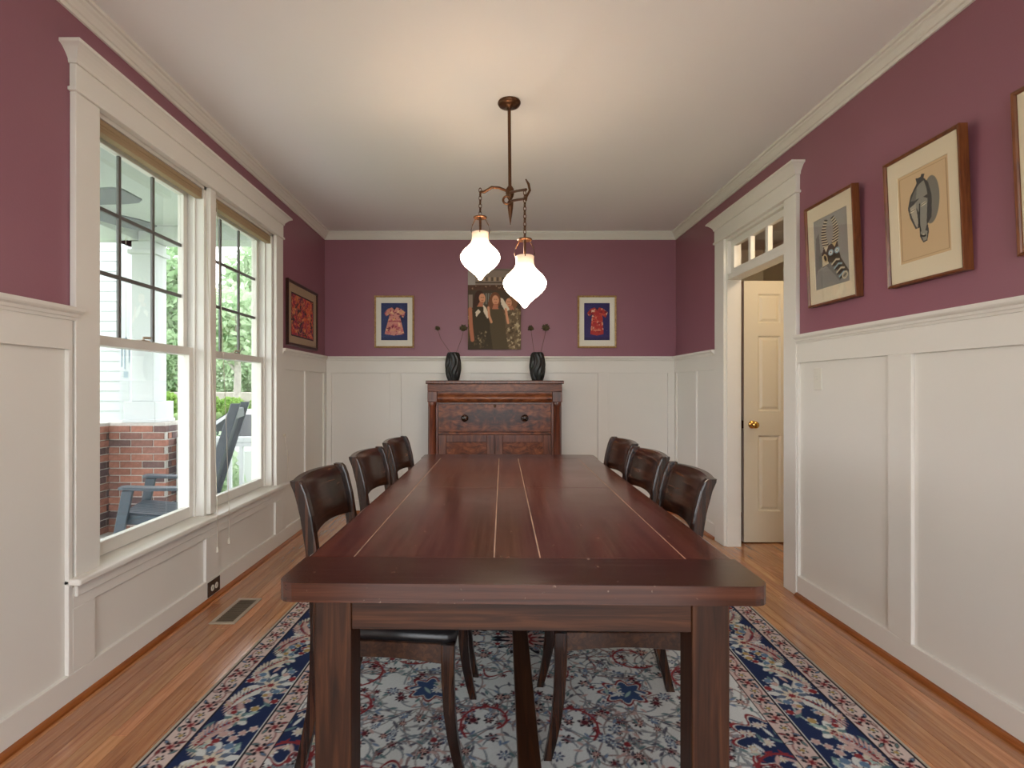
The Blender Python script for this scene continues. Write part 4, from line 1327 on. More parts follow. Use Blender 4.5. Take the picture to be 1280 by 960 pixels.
# ------------------------------------------------------------------ framed pictures
def framed(name, label, wall, u0, u1, z0, z1, depth, fw, fmat, mmat, art, inset, lean=0.0, cat='picture', group=None, tdir=1):
    """frame hung on a wall; local x across, local z up, -y toward the room. inset=(l,r,b,t) mat margins inside frame"""
    W_, H_ = u1 - u0, z1 - z0
    if wall == 'B': loc, rz = ((u0 + u1) / 2, YB - 0.001, z0), 0
    elif wall == 'L': loc, rz = (XL + 0.001, (u0 + u1) / 2, z0), math.pi / 2
    else: loc, rz = (XR - 0.001, (u0 + u1) / 2, z0), -math.pi / 2
    t = thing(name, label, cat, loc, rz, group)
    t.rotation_euler = (lean, 0, rz)
    D = depth
    m = MB()
    hw_ = W_ / 2
    prof = [(0, 0), (0, -D), (fw * 0.25, -D - 0.002), (fw * 0.8, -D + 0.001), (fw, -D + 0.006), (fw, 0)]
    rings = []
    for e, y_ in prof + [prof[0]]:
        rings.append([(-hw_ + e, y_, e), (hw_ - e, y_, e), (hw_ - e, y_, H_ - e), (-hw_ + e, y_, H_ - e)])
    m.loft(rings, False, False)
    m.build('frame', fmat, t)
    MB().box(-hw_ + fw * 0.5, hw_ - fw * 0.5, -0.006, -0.001, fw * 0.5, H_ - fw * 0.5).build('backing', M['mat'], t)
    ax0, ax1, az0, az1 = -hw_ + fw + inset[0], hw_ - fw - inset[1], fw + inset[2], H_ - fw - inset[3]
    ym = -D + 0.010
    # mat with a bevelled window
    r1 = [(-hw_ + fw, ym, fw), (hw_ - fw, ym, fw), (hw_ - fw, ym, H_ - fw), (-hw_ + fw, ym, H_ - fw)]
    r2 = [(ax0, ym, az0), (ax1, ym, az0), (ax1, ym, az1), (ax0, ym, az1)]
    r3 = [(ax0 + .002, ym + .003, az0 + .002), (ax1 - .002, ym + .003, az0 + .002), (ax1 - .002, ym + .003, az1 - .002), (ax0 + .002, ym + .003, az1 - .002)]
    MB().loft([r1, r2, r3], False, False).build('mat_board', mmat, t)
    aw, ah = ax1 - ax0, az1 - az0
    cv = art(aw, ah)
    me = cv.mesh('print', lambda X, Y: np.stack([ax0 + X / cv.w * aw, np.full_like(X, ym + 0.0025), az0 + Y / cv.h * ah], -1))
    link('print', me, M['print'], t)
    MB().box(-hw_ + fw, hw_ - fw, ym - 0.003, ym - 0.002, fw, H_ - fw).build('glazing', M['picglass'], t)
    return t

def art_dress(bg1, bg2, cols, flare, seed):
    def f(aw, ah):
        rg = np.random.default_rng(seed)
        cv = Cv(1.0, 1.55, 0.014, bg1)
        g = (cv.X / 1.0)[..., None]
        cv.im = cv.im * (1 - g) + cv.c(bg2) * g
        cv.rect(0, 1, 0, 0.13, tuple(int(v * 0.85) for v in bg1))
        body = [(0.30, 0.95), (0.15 - flare, 0.26), (0.5, 0.20), (0.85 + flare, 0.26), (0.72, 0.95), (0.70, 1.05), (0.84, 0.93), (0.92, 1.16), (0.72, 1.32), (0.6, 1.36), (0.5, 1.30), (0.40, 1.36), (0.25, 1.30), (0.12, 1.12), (0.20, 1.0), (0.32, 1.08)]
        clip = np.zeros(cv.X.shape)
        tmp = cv.im.copy()
        cv.im[:] = 0
        cv.poly(body, (255, 255, 255))
        clip = cv.im[..., 0].copy()
        cv.im = tmp
        cv.poly(body, cols[0])
        cv.speckle(0, 1, 0.2, 1.4, 150, cols, 0.02, 0.065, clip, rg)
        cv.line([(0.28, 0.78), (0.74, 0.80)], 0.03, cols[1], clip)
        cv.line([(0.38, 0.42), (0.64, 0.42)], 0.03, cols[2], clip)
        cv.poly([(0.44, 1.34), (0.5, 1.24), (0.57, 1.34)], tuple(int(v * 0.6) for v in bg1))
        return cv
    return f

def art_batik(aw, ah):
    rg = np.random.default_rng(3)
    cv = Cv(1.0, 0.72, 0.008, (150, 40, 40))
    cols = [(214, 84, 40), (230, 110, 60), (186, 44, 58), (160, 30, 70), (96, 20, 60), (40, 16, 26), (226, 140, 80), (206, 66, 66)]
    cv.speckle(0, 1, 0, 0.72, 200, cols, 0.03, 0.09, None, rg)
    cv.speckle(0, 1, 0, 0.72, 160, cols[:4] + [(30, 14, 22), (236, 160, 96)], 0.01, 0.035, None, rg)
    for _ in range(34):
        x_, y_ = rg.uniform(0, 1), rg.uniform(0, .72)
        pts = [(x_, y_)]
        an = rg.uniform(0, 6)
        for k in range(9):
            an += rg.uniform(-.7, .7)
            x_ += math.cos(an) * .022
            y_ += math.sin(an) * .022
            pts.append((x_, y_))
        cv.line(pts, 0.010, [(34, 14, 26), (240, 150, 90), (70, 20, 50)][rg.integers(3)])
    cv.rect(0, 0.03, 0, 0.72, (34, 12, 14))
    cv.rect(0.97, 1, 0, 0.72, (34, 12, 14))
    cv.rect(0, 1, 0, 0.03, (34, 12, 14))
    cv.rect(0, 1, 0.69, 0.72, (34, 12, 14))
    return cv

def art_horned(aw, ah):
    cv = Cv(1.0, 1.5, 0.008, (150, 146, 140))
    DKc, LT, TAN, BL, SH = (40, 34, 30), (206, 192, 164), (196, 172, 128), (150, 176, 186), (118, 116, 112)
    cv.poly([(0, 0), (1, 0), (1, 0.22), (0.62, 0.5), (0, 0.36)], (140, 137, 132))
    cv.poly([(0.10, 0.42), (0.30, 0.50), (0.62, 0.18), (0.72, 0.06), (0.90, 0.16), (0.84, 0.36), (0.56, 0.70), (0.20, 0.78)], SH)
    cv.poly([(0.02, 0.3), (0.2, 0.62), (0.16, 1.2), (0.06, 1.1)], SH)
    for sgn, bx in ((-1, 0.38), (1, 0.60)):                       # ringed horns
        for k in range(22):
            t = k / 21
            x_ = bx + sgn * (0.11 * math.sin(t * 2.6)) - sgn * 0.07 * t
            y_ = 0.82 + 0.58 * t
            wd = 0.085 * (1 - 0.62 * t)
            cv.line([(x_ - wd, y_ - 0.012 * sgn), (x_ + wd, y_ + 0.012 * sgn)], 0.036, DKc if k % 2 else LT)
    face = [(0.30, 0.86), (0.70, 0.88), (0.74, 0.66), (0.78, 0.52), (0.98, 0.22), (0.92, 0.08), (0.78, 0.10), (0.60, 0.38), (0.50, 0.50), (0.24, 0.44), (0.22, 0.70)]
    cv.poly(face, (70, 60, 50))
    cv.poly([(0.30, 0.86), (0.44, 0.86), (0.36, 0.74)], LT)
    cv.poly([(0.54, 0.88), (0.68, 0.88), (0.62, 0.78)], TAN)
    cv.poly([(0.24, 0.46), (0.24, 0.70), (0.36, 0.60), (0.44, 0.49)], LT)
    cv.ell(0.33, 0.62, 0.06, 0.10, TAN, 0.4)
    cv.ell(0.33, 0.62, 0.035, 0.07, DKc, 0.4)
    for ex in (0.50, 0.68):
        cv.ell(ex, 0.70, 0.075, 0.062, BL)
        cv.ell(ex, 0.70, 0.04, 0.034, (230, 230, 220))
        cv.ell(ex, 0.70, 0.018, 0.018, DKc)
    for k in range(4):                                            # chevrons down the muzzle
        x_, y_ = 0.60 + k * 0.065, 0.52 - k * 0.10
        cv.line([(x_ - 0.08, y_ - 0.07), (x_ + 0.04, y_), (x_ + 0.13, y_ - 0.02)], 0.035, LT if k % 2 == 0 else BL)
        cv.line([(x_ - 0.06, y_ - 0.11), (x_ + 0.05, y_ - 0.05), (x_ + 0.14, y_ - 0.07)], 0.03, DKc)
    cv.ell(0.87, 0.15, 0.085, 0.075, LT, 0.6)
    cv.ell(0.87, 0.15, 0.055, 0.045, (150, 140, 126), 0.6)
    cv.line([(0.83, 0.13), (0.91, 0.17)], 0.016, DKc)
    return cv

def art_mask(aw, ah):
    cv = Cv(1.0, 1.42, 0.008, (204, 176, 138))
    for k, c in ((0.04, (168, 138, 102)), (0.05, (204, 176, 138))):
        cv.rect(k, 1 - k, k, 1.42 - k, c)
    G1, G2, G3, G4 = (70, 68, 66), (110, 108, 102), (142, 138, 128), (168, 160, 144)
    cv.ell(0.66, 0.86, 0.16, 0.36, (122, 118, 108), -0.05)       # cast shape behind
    cv.poly([(0.20, 0.86), (0.26, 1.04), (0.40, 1.20), (0.38, 1.28), (0.48, 1.27), (0.50, 1.31), (0.56, 1.29), (0.54, 1.24), (0.62, 1.14), (0.68, 0.92), (0.66, 0.60), (0.58, 0.52), (0.60, 0.40), (0.56, 0.26), (0.48, 0.25), (0.42, 0.36), (0.42, 0.50), (0.34, 0.50), (0.24, 0.70)], G1)
    cv.poly([(0.26, 0.96), (0.34, 1.08), (0.44, 1.17), (0.54, 1.20), (0.58, 1.08), (0.60, 0.96), (0.44, 0.95)], G3)
    cv.poly([(0.26, 0.96), (0.34, 1.08), (0.40, 1.14), (0.38, 1.0), (0.36, 0.94)], G2)
    cv.poly([(0.34, 0.90), (0.48, 0.97), (0.60, 0.90), (0.58, 0.74), (0.56, 0.50), (0.52, 0.40), (0.44, 0.42), (0.44, 0.70)], G3)
    cv.poly([(0.24, 0.86), (0.36, 0.90), (0.40, 0.60), (0.38, 0.50), (0.34, 0.56), (0.28, 0.70)], G4)
    cv.line([(0.44, 0.86), (0.42, 0.56), (0.44, 0.44)], 0.024, (40, 38, 36))
    cv.ell(0.29, 0.80, 0.055, 0.022, (216, 204, 180), 0.2)
    cv.line([(0.24, 0.795), (0.34, 0.81)], 0.012, (40, 38, 36))
    cv.ell(0.52, 0.84, 0.065, 0.022, (216, 204, 180), 0.2)
    cv.line([(0.46, 0.83), (0.58, 0.855)], 0.012, (40, 38, 36))
    cv.poly([(0.43, 0.42), (0.50, 0.46), (0.57, 0.40), (0.55, 0.28), (0.49, 0.27)], G3)
    cv.ell(0.49, 0.36, 0.055, 0.025, (36, 34, 32), -0.3)
    cv.ell(0.49, 0.375, 0.03, 0.010, (200, 190, 168), -0.3)
    return cv

def art_plain_mask(aw, ah):
    cv = Cv(1.0, 1.42, 0.01, (200, 174, 138))
    cv.ell(0.5, 0.72, 0.24, 0.42, (104, 100, 94))
    cv.ell(0.5, 0.76, 0.18, 0.34, (146, 140, 128))
    cv.line([(0.5, 0.9), (0.5, 0.6)], 0.04, (60, 56, 52))
    cv.line([(0.36, 0.84), (0.46, 0.84)], 0.03, (50, 48, 44))
    cv.line([(0.54, 0.84), (0.64, 0.84)], 0.03, (50, 48, 44))
    cv.ell(0.5, 0.46, 0.08, 0.03, (50, 46, 42))
    return cv

framed('framed_picture', 'framed picture of a pink patterned dress on blue, on plum wall', 'B', bp(468.5), bp(517.8), 1.567, 2.063, 0.022, 0.016, M['gold'], M['matwhite'],
       art_dress((52, 66, 112), (40, 46, 92), [(206, 140, 128), (156, 60, 80), (220, 168, 120), (120, 40, 60), (232, 190, 150), (196, 110, 112)], 0.02, 21), (0.045, 0.045, 0.055, 0.052))
framed('framed_picture', 'framed picture of a red patterned dress on violet, on plum wall', 'B', bp(721.8), bp(770), 1.567, 2.063, 0.022, 0.016, M['gold'], M['matwhite'],
       art_dress((54, 44, 100), (46, 40, 94), [(176, 52, 48), (206, 90, 70), (226, 160, 120), (130, 30, 40), (230, 190, 160), (170, 40, 50)], -0.09, 33), (0.045, 0.045, 0.055, 0.052))
framed('framed_picture', 'dark framed red and orange abstract picture on the window wall', 'L', 4.07, 4.765, 1.520, 2.035, 0.022, 0.022, M['darkframe'], M['matbeige'],
       art_batik, (0.06, 0.06, 0.055, 0.065))
LEAN = 0.044
framed('framed_picture', 'framed print of a striped horned animal mask beside the doorway', 'R', 2.500, 2.883, 1.621, 2.158, 0.034, 0.013, M['walnut'], M['mat'],
       art_horned, (0.045, 0.045, 0.072, 0.072), LEAN)
framed('framed_picture', 'framed print of a grey elongated face mask on tan paper', 'R', 1.929, 2.304, 1.618, 2.156, 0.034, 0.013, M['walnut'], M['mat'],
       art_mask, (0.050, 0.050, 0.075, 0.070), LEAN)
framed('framed_picture', 'walnut framed print past the grey face mask, away from the doorway', 'R', 1.353, 1.738, 1.618, 2.156, 0.034, 0.013, M['walnut'], M['mat'],
       art_plain_mask, (0.050, 0.050, 0.075, 0.070), LEAN)

# canvas photograph above the sideboard
def art_photo():
    rg = np.random.default_rng(9)
    cv = Cv(0.70, 1.0, 0.006, (92, 66, 46))
    cv.rect(0, 0.70, 0.80, 1.0, (128, 112, 100))
    cv.rect(0, 0.10, 0.78, 1.0, (150, 140, 134))
    cv.ell(0.36, 0.965, 0.24, 0.035, (104, 92, 82))
    cv.ell(0.36, 0.945, 0.24, 0.035, (128, 112, 100))
    for k in range(15):                                            # worn sign letters, too faint to read
        cv.rect(0.13 + k * 0.036, 0.152 + k * 0.036, 0.845, 0.895, (92, 74, 60) if k % 2 else (168, 140, 112))
    cv.rect(0.10, 0.66, 0.822, 0.835, (64, 48, 36))
    cv.rect(0, 0.70, 0.735, 0.80, (80, 54, 38))
    cv.speckle(0.02, 0.68, 0.75, 0.79, 26, [(150, 120, 96), (60, 40, 30)], 0.005, 0.010, None, rg)
    cv.rect(0, 0.70, 0.50, 0.735, (70, 56, 42))
    for k in range(6):
        cv.rect(0.20 + k * 0.022, 0.21 + k * 0.022, 0.56, 0.70, (120, 118, 106))
    cv.rect(0.01, 0.06, 0.52, 0.68, (130, 112, 98))
    cv.speckle(0, 0.70, 0, 0.5, 160, [(84, 66, 40), (110, 90, 60), (60, 46, 28), (150, 128, 96)], 0.008, 0.03, None, rg)
    HAIR, SKIN, SK2, DR1, DR2, WH = (62, 36, 24), (196, 138, 104), (168, 104, 76), (58, 46, 28), (78, 64, 42), (206, 190, 168)
    def person(cx, top, s, dress, hair, face_dx):
        cv.ell(cx - face_dx * 0.3, top - 0.085 * s, 0.068 * s, 0.095 * s, hair)
        cv.poly([(cx - 0.085 * s, top - 0.08 * s), (cx + 0.02 * s, top - 0.06 * s), (cx + 0.0 * s, top - 0.36 * s), (cx - 0.10 * s, top - 0.36 * s)], hair)
        cv.poly([(cx - 0.11 * s, top - 0.25 * s), (cx - 0.05 * s, top - 0.18 * s), (cx + 0.07 * s, top - 0.18 * s), (cx + 0.12 * s, top - 0.26 * s), (cx + 0.13 * s, top - 0.45 * s), (cx + 0.17 * s, 0.0), (cx - 0.17 * s, 0.0), (cx - 0.12 * s, top - 0.42 * s)], dress)
        cv.ell(cx + face_dx, top - 0.085 * s, 0.042 * s, 0.058 * s, SKIN, 0.1)
        cv.poly([(cx - 0.02 * s + face_dx * 0.5, top - 0.13 * s), (cx + 0.03 * s + face_dx * 0.5, top - 0.13 * s), (cx + 0.04 * s, top - 0.19 * s), (cx - 0.04 * s, top - 0.19 * s)], SK2)
        cv.line([(cx + face_dx - 0.018, top - 0.075 * s), (cx + face_dx - 0.006, top - 0.075 * s)], 0.006, (60, 36, 28))
        cv.line([(cx + face_dx + 0.008, top - 0.075 * s), (cx + face_dx + 0.02, top - 0.075 * s)], 0.006, (60, 36, 28))
        cv.line([(cx + face_dx - 0.010, top - 0.113 * s), (cx + face_dx + 0.014, top - 0.112 * s)], 0.007, (150, 60, 54))
    person(0.58, 0.66, 0.92, (96, 78, 56), (120, 80, 52), -0.04)
    cv.speckle(0.5, 0.7, 0, 0.5, 60, [(130, 110, 80), (70, 54, 34), (170, 150, 118)], 0.008, 0.022, None, rg)
    person(0.36, 0.70, 1.05, DR2, (108, 66, 42), 0.005)
    person(0.16, 0.72, 1.0, DR1, HAIR, 0.030)
    cv.poly([(0.43, 0.64), (0.46, 0.63), (0.55, 0.50), (0.50, 0.46), (0.44, 0.56)], WH)
    cv.poly([(0.20, 0.56), (0.24, 0.52), (0.28, 0.42), (0.26, 0.38), (0.21, 0.46)], WH)
    cv.poly([(0.10, 0.46), (0.14, 0.50), (0.17, 0.47), (0.11, 0.40)], WH)
    cv.line([(0.03, 0.50), (0.04, 0.30), (0.06, 0.12)], 0.05, SK2)
    cv.line([(0.27, 0.52), (0.28, 0.42), (0.31, 0.34)], 0.03, SKIN)
    cv.line([(0.50, 0.50), (0.52, 0.38), (0.53, 0.33)], 0.03, SKIN)
    cv.speckle(0.08, 0.26, 0.02, 0.22, 26, [(150, 130, 100), (90, 74, 50)], 0.006, 0.016, None, rg)
    cv.im = np.clip(cv.im * 1.25, 0, 1)
    return cv
cx0, cx1, cz0, cz1 = bp(585), bp(651), 1.55, 2.315
cp = thing('photo_canvas', 'brown-toned canvas photo of women in dark dresses above the sideboard', 'photo', ((cx0 + cx1) / 2, YB - 0.001, cz0))
MB().box(-(cx1 - cx0) / 2, (cx1 - cx0) / 2, -0.030, 0, 0, cz1 - cz0).build('stretcher_block', M['darkframe'], cp, 0.002, 1)
cvp = art_photo()
cw, chh = cx1 - cx0, cz1 - cz0
link('print', cvp.mesh('print', lambda X, Y: np.stack([-cw / 2 + X / cvp.w * cw, np.full_like(X, -0.0312), Y / cvp.h * chh], -1)), M['print'], cp)

# ------------------------------------------------------------------ switch, outlet, floor vent
t = thing('light_switch', 'white toggle light switch plate on the wainscot beside the doorway', 'switch', (XR - PK, 2.84, 1.175))
MB().box(-0.006, 0, -0.035, 0.035, 0, 0.118).build('plate', M['plastic'], t, 0.003, 2)
MB().box(-0.015, -0.005, -0.005, 0.005, 0.055, 0.070).build('toggle', M['plastic'], t, 0.002, 1)
t = thing('power_outlet', 'brown power outlet with white sockets on the baseboard below window', 'outlet', (XL + SK + 0.001, 2.973, 0.027))
MB().box(0, 0.006, -0.064, 0.064, 0, 0.082).build('plate', M['bronzeplate'], t, 0.003, 2)
for s in (-1, 1):
    o = MB()
    n = 16
    o.loft([[(x_, s * 0.021 + 0.0155 * math.cos(k * 2 * math.pi / n), 0.041 + 0.017 * math.sin(k * 2 * math.pi / n)) for k in range(n)] for x_ in (0.005, 0.0085)], True, False)
    sk = o.build('socket', M['plastic'], t)
    MB().box(0.0082, 0.009, s * 0.021 - 0.007, s * 0.021 - 0.005, 0.037, 0.047).box(0.0082, 0.009, s * 0.021 + 0.005, s * 0.021 + 0.007, 0.037, 0.047).build('slot', M['dark'], sk)
# vent
vx0, vx1, vy0, vy1 = -1.415, -1.283, 2.645, 2.965
t = thing('floor_vent', 'tan framed floor vent with brown louvres beside the rug', 'floor vent', ((vx0 + vx1) / 2, (vy0 + vy1) / 2, 0.0))
a, b_ = (vx1 - vx0) / 2, (vy1 - vy0) / 2
MB().box(-a, a, -b_, -b_ + 0.022, 0, 0.006).box(-a, a, b_ - 0.022, b_, 0, 0.006).box(-a, -a + 0.022, -b_ + 0.022, b_ - 0.022, 0, 0.006).box(a - 0.022, a, -b_ + 0.022, b_ - 0.022, 0, 0.006).build('frame', M['ventmetal'], t, 0.002, 1)
MB().box(-a + 0.02, a - 0.02, -b_ + 0.02, b_ - 0.02, 0.0002, 0.0012).build('dark_well', M['dark'], t)
for k in range(16):
    yy = -b_ + 0.030 + k * (2 * b_ - 0.06) / 15
    MB().box(-a + 0.022, a - 0.022, yy - 0.0045, yy + 0.0045, 0.001, 0.0045).build('slat', M['ventslat'], t)

# ------------------------------------------------------------------ porch
PF = -0.18
struct('porch_floor', MB().box(-4.1, XL - WT, -2.5, 5.45, PF - 0.12, PF), M['porchfloor'], 'grey painted porch floor outside the window', 'floor')
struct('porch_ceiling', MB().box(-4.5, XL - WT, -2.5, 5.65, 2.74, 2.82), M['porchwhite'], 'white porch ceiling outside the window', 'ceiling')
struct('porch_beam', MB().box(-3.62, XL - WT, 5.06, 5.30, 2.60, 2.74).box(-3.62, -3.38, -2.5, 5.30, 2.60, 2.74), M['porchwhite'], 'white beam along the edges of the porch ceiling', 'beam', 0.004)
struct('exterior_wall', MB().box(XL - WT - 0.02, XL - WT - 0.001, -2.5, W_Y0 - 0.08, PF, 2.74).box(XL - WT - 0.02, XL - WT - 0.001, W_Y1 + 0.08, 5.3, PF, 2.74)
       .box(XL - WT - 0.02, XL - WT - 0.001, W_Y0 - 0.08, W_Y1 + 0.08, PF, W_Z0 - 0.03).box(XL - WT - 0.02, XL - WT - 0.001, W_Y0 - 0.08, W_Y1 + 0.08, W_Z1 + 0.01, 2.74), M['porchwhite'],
       'white exterior facing of the house wall on the porch side', 'wall')

def brick_block(name, label, x0, x1, y0, y1, z0, z1, faces):
    t = thing(name, label, 'brick pier', ((x0 + x1) / 2, (y0 + y1) / 2, z0))
    hx, hy = (x1 - x0) / 2, (y1 - y0) / 2
    MB().box(-hx + 0.008, hx - 0.008, -hy + 0.008, hy - 0.008, 0, z1 - z0).build('mortar_core', M['mortar'], t)
    ch, bl, jt = 0.0677, 0.2032, 0.010
    n = int((z1 - z0) / ch)
    meshes = {}
    def put(axis, u0, u1, k):
        ln = round(u1 - u0, 3)
        if ln < 0.03: return
        key = (axis, ln)
        if key not in meshes:
            m = MB()
            if axis == 'x': m.box(0, ln, 0, 0.05, 0, ch - jt)
            else: m.box(-0.05, 0, 0, ln, 0, ch - jt)
            o = m.build('brick', M['brick'], t, 0.003, 1)
            meshes[key] = o
        else:
            o = meshes[key].copy()
            COL.objects.link(o)
            o.parent = t
        jig = random.uniform(-0.002, 0.002)
        o.location = (u0, -hy + jig, k * ch) if axis == 'x' else (hx + jig, u0, k * ch)
    for k in range(n):
        for axis, L in (('x', hx), ('y', hy)):
            if axis not in faces: continue
            u = -L - (0.106 if k % 2 else 0.0)
            while u < L - 0.02:
                a, b_ = max(u, -L), min(u + bl, L)
                if axis == 'y' and a <= -L + 0.001 and 'x' in faces: a = -L + 0.052
                put(axis, a, b_, k)
                u += bl + jt
    return t
brick_block('brick_pier', 'red brick pier carrying the white porch column, behind rocking chair', -3.62, -3.08, 5.0, 5.40, PF, 0.855, ('x', 'y'))
brick_block('brick_wall', 'low red brick wall joining the column pier', -4.02, -3.62, 4.45, 5.40, PF, 0.855, ('y',))
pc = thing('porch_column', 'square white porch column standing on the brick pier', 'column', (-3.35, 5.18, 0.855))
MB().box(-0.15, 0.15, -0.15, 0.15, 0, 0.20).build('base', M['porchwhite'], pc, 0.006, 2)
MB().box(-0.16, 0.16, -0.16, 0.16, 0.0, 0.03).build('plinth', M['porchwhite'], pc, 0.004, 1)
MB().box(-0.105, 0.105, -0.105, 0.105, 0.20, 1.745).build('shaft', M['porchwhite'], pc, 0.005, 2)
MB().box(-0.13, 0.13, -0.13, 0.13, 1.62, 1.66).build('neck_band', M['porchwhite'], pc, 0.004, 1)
# clapboard wing of the house next to the porch
wg = thing('clapboard_wall', 'white clapboard side of the neighbouring wing beyond the porch', 'wall', (-6.6, 6.6, -0.6))
MB().box(-2.05, 2.05, 0.02, 0.2, 0, 5.0).build('sheathing', M['siding'], wg)
MB().box(1.98, 2.10, -0.03, 0.2, 0, 5.0).build('corner_board', M['siding'], wg, 0.003, 1)
first = None
for k in range(40):
    if first is None:
        first = MB().add([(-2.05, 0.02, 0.125), (1.98, 0.02, 0.125), (1.98, 0.010, 0), (-2.05, 0.010, 0), (-2.05, 0.02, 0), (1.98, 0.02, 0)], [(0, 3, 2, 1), (3, 4, 5, 2), (0, 1, 5, 4), (0, 4, 3), (1, 2, 5)]).build('clapboard', M['siding'], wg)
        o = first
    else:
        o = first.copy()
        COL.objects.link(o)
    o.location = (0, 0, k * 0.125)
# railing
rl = thing('porch_railing', 'white porch railing with square balusters behind the rocking chair', 'railing', (-2.4, 5.2, PF))
ra, rb_ = -0.675, 0.655
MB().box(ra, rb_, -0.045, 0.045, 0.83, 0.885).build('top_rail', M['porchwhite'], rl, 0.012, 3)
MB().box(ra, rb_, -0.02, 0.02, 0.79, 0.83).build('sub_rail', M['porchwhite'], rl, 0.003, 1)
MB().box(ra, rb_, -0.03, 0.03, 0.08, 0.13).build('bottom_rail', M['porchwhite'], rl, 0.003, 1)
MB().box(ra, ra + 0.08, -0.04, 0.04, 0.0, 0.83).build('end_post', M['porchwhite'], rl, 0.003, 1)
bal = None
for k in range(10):
    x_ = ra + 0.15 + k * 0.118
    if bal is None:
        bal = MB().box(-0.018, 0.018, -0.018, 0.018, 0.13, 0.79).build('baluster', M['porchwhite'], rl, 0.002, 1)
        o = bal
    else:
        o = bal.copy()
        COL.objects.link(o)
    o.location = (x_, 0, 0)

# rocking chair
rc = thing('rocking_chair', 'slate grey slatted rocking chair on the porch', 'rocking chair', (-2.504, 4.224, PF), math.radians(198))
hw_ = 0.28
for s in (-1, 1):
    y_ = s * hw_
    pts = [(0.52, 0.075), (0.35, 0.035), (0.10, 0.004), (-0.15, 0.0), (-0.40, 0.03), (-0.68, 0.11)]
    MB().loft([[(x_, y_ - 0.016, z_), (x_, y_ + 0.016, z_), (x_, y_ + 0.016, z_ + 0.05), (x_, y_ - 0.016, z_ + 0.05)] for x_, z_ in pts], True, False).build('rocker', M['rocker'], rc, 0.003, 1)
    MB().loft([[(x_ - h, y_ - 0.02, z_), (x_ + h, y_ - 0.02, z_), (x_ + h, y_ + 0.02, z_), (x_ - h, y_ + 0.02, z_)] for x_, z_, h in ((0.36, 0.045, 0.03), (0.26, 0.61, 0.035))], True, False).build('front_leg', M['rocker'], rc, 0.003, 1)
    MB().loft([[(x_ - h, y_ - 0.018, z_), (x_ + h, y_ - 0.018, z_), (x_ + h, y_ + 0.018, z_), (x_ - h, y_ + 0.018, z_)] for x_, z_, h in ((-0.14, 0.03, 0.03), (-0.21, 0.40, 0.036), (-0.46, 1.245, 0.034))], True, False).build('back_post', M['rocker'], rc, 0.003, 1)
    MB().loft([[(x_, y_ - w_ + 0.0, z_), (x_, y_ + w_, z_), (x_, y_ + w_, z_ + 0.022), (x_, y_ - w_, z_ + 0.022)] for x_, z_, w_ in ((0.31, 0.622, 0.04), (0.28, 0.622, 0.055), (0.1, 0.606, 0.055), (-0.28, 0.585, 0.04))], True, False).build('arm', M['rocker'], rc, 0.004, 2)
    MB().loft([[(x_, y_ - s * 0.04 - 0.012, z_), (x_, y_ - s * 0.04 + 0.012, z_), (x_, y_ - s * 0.04 + 0.012, z_ + 0.07), (x_, y_ - s * 0.04 - 0.012, z_ + 0.07)] for x_, z_ in ((0.28, 0.36), (-0.22, 0.29))], True, False).build('seat_rail', M['rocker'], rc, 0.002, 1)
for k in range(9):
    y_ = -hw_ + 0.065 + k * (2 * hw_ - 0.13) / 8
    MB().loft([[(x_, y_ - 0.023, z_), (x_, y_ + 0.023, z_), (x_, y_ + 0.023, z_ + 0.016), (x_, y_ - 0.023, z_ + 0.016)] for x_, z_ in ((0.30, 0.43), (0.1, 0.398), (-0.2, 0.365))], True, False).build('seat_slat', M['rocker'], rc, 0.003, 1)
    MB().loft([[(x_ - 0.008, y_ - 0.02, z_), (x_ + 0.008, y_ - 0.02, z_), (x_ + 0.008, y_ + 0.02, z_), (x_ - 0.008, y_ + 0.02, z_)] for x_, z_ in ((-0.205, 0.42), (-0.425, 1.16))], True, False).build('back_slat', M['rocker'], rc, 0.003, 1)
MB().box(-0.455, -0.425, -hw_ + 0.018, hw_ - 0.018, 1.12, 1.20).build('crest_rail', M['rocker'], rc, 0.004, 2)
MB().box(-0.235, -0.205, -hw_ + 0.018, hw_ - 0.018, 0.40, 0.45).build('back_rail', M['rocker'], rc, 0.004, 2)
MB().box(0.265, 0.295, -hw_ + 0.02, hw_ - 0.02, 0.36, 0.43).build('front_rail', M['rocker'], rc, 0.004, 2)
MB().tube([(0.338, -hw_, 0.17), (0.338, hw_, 0.17)], 0.013, 8).build('stretcher', M['rocker'], rc)

# porch ceiling fan
fn = thing('ceiling_fan', 'grey five-blade ceiling fan under the porch ceiling', 'ceiling fan', (-2.85, 3.38, 2.38))
MB().lathe([(0.012, 0.36), (0.012, 0.09)], 10).build('rod', M['fan'], fn)
MB().lathe([(0.06, 0.36), (0.05, 0.31), (0.02, 0.29)], 16).build('canopy', M['fan'], fn)
MB().lathe([(0.04, 0.10), (0.09, 0.07), (0.11, 0.03), (0.10, -0.02), (0.05, -0.05), (0.01, -0.055)], 24).build('motor', M['fan'], fn)
for k in range(5):
    o = MB().loft([[(x_, -w_, -0.006 + w_ * 0.10), (x_, w_, -0.006 - w_ * 0.10), (x_, w_, 0.004 - w_ * 0.10), (x_, -w_, 0.004 + w_ * 0.10)] for x_, w_ in ((0.10, 0.03), (0.18, 0.07), (0.50, 0.105), (0.60, 0.10), (0.65, 0.07))], True, False).build('blade', M['fan'], fn, 0.002, 1)
    o.rotation_euler = (0, 0, math.radians(-10.7 + 72 * k))
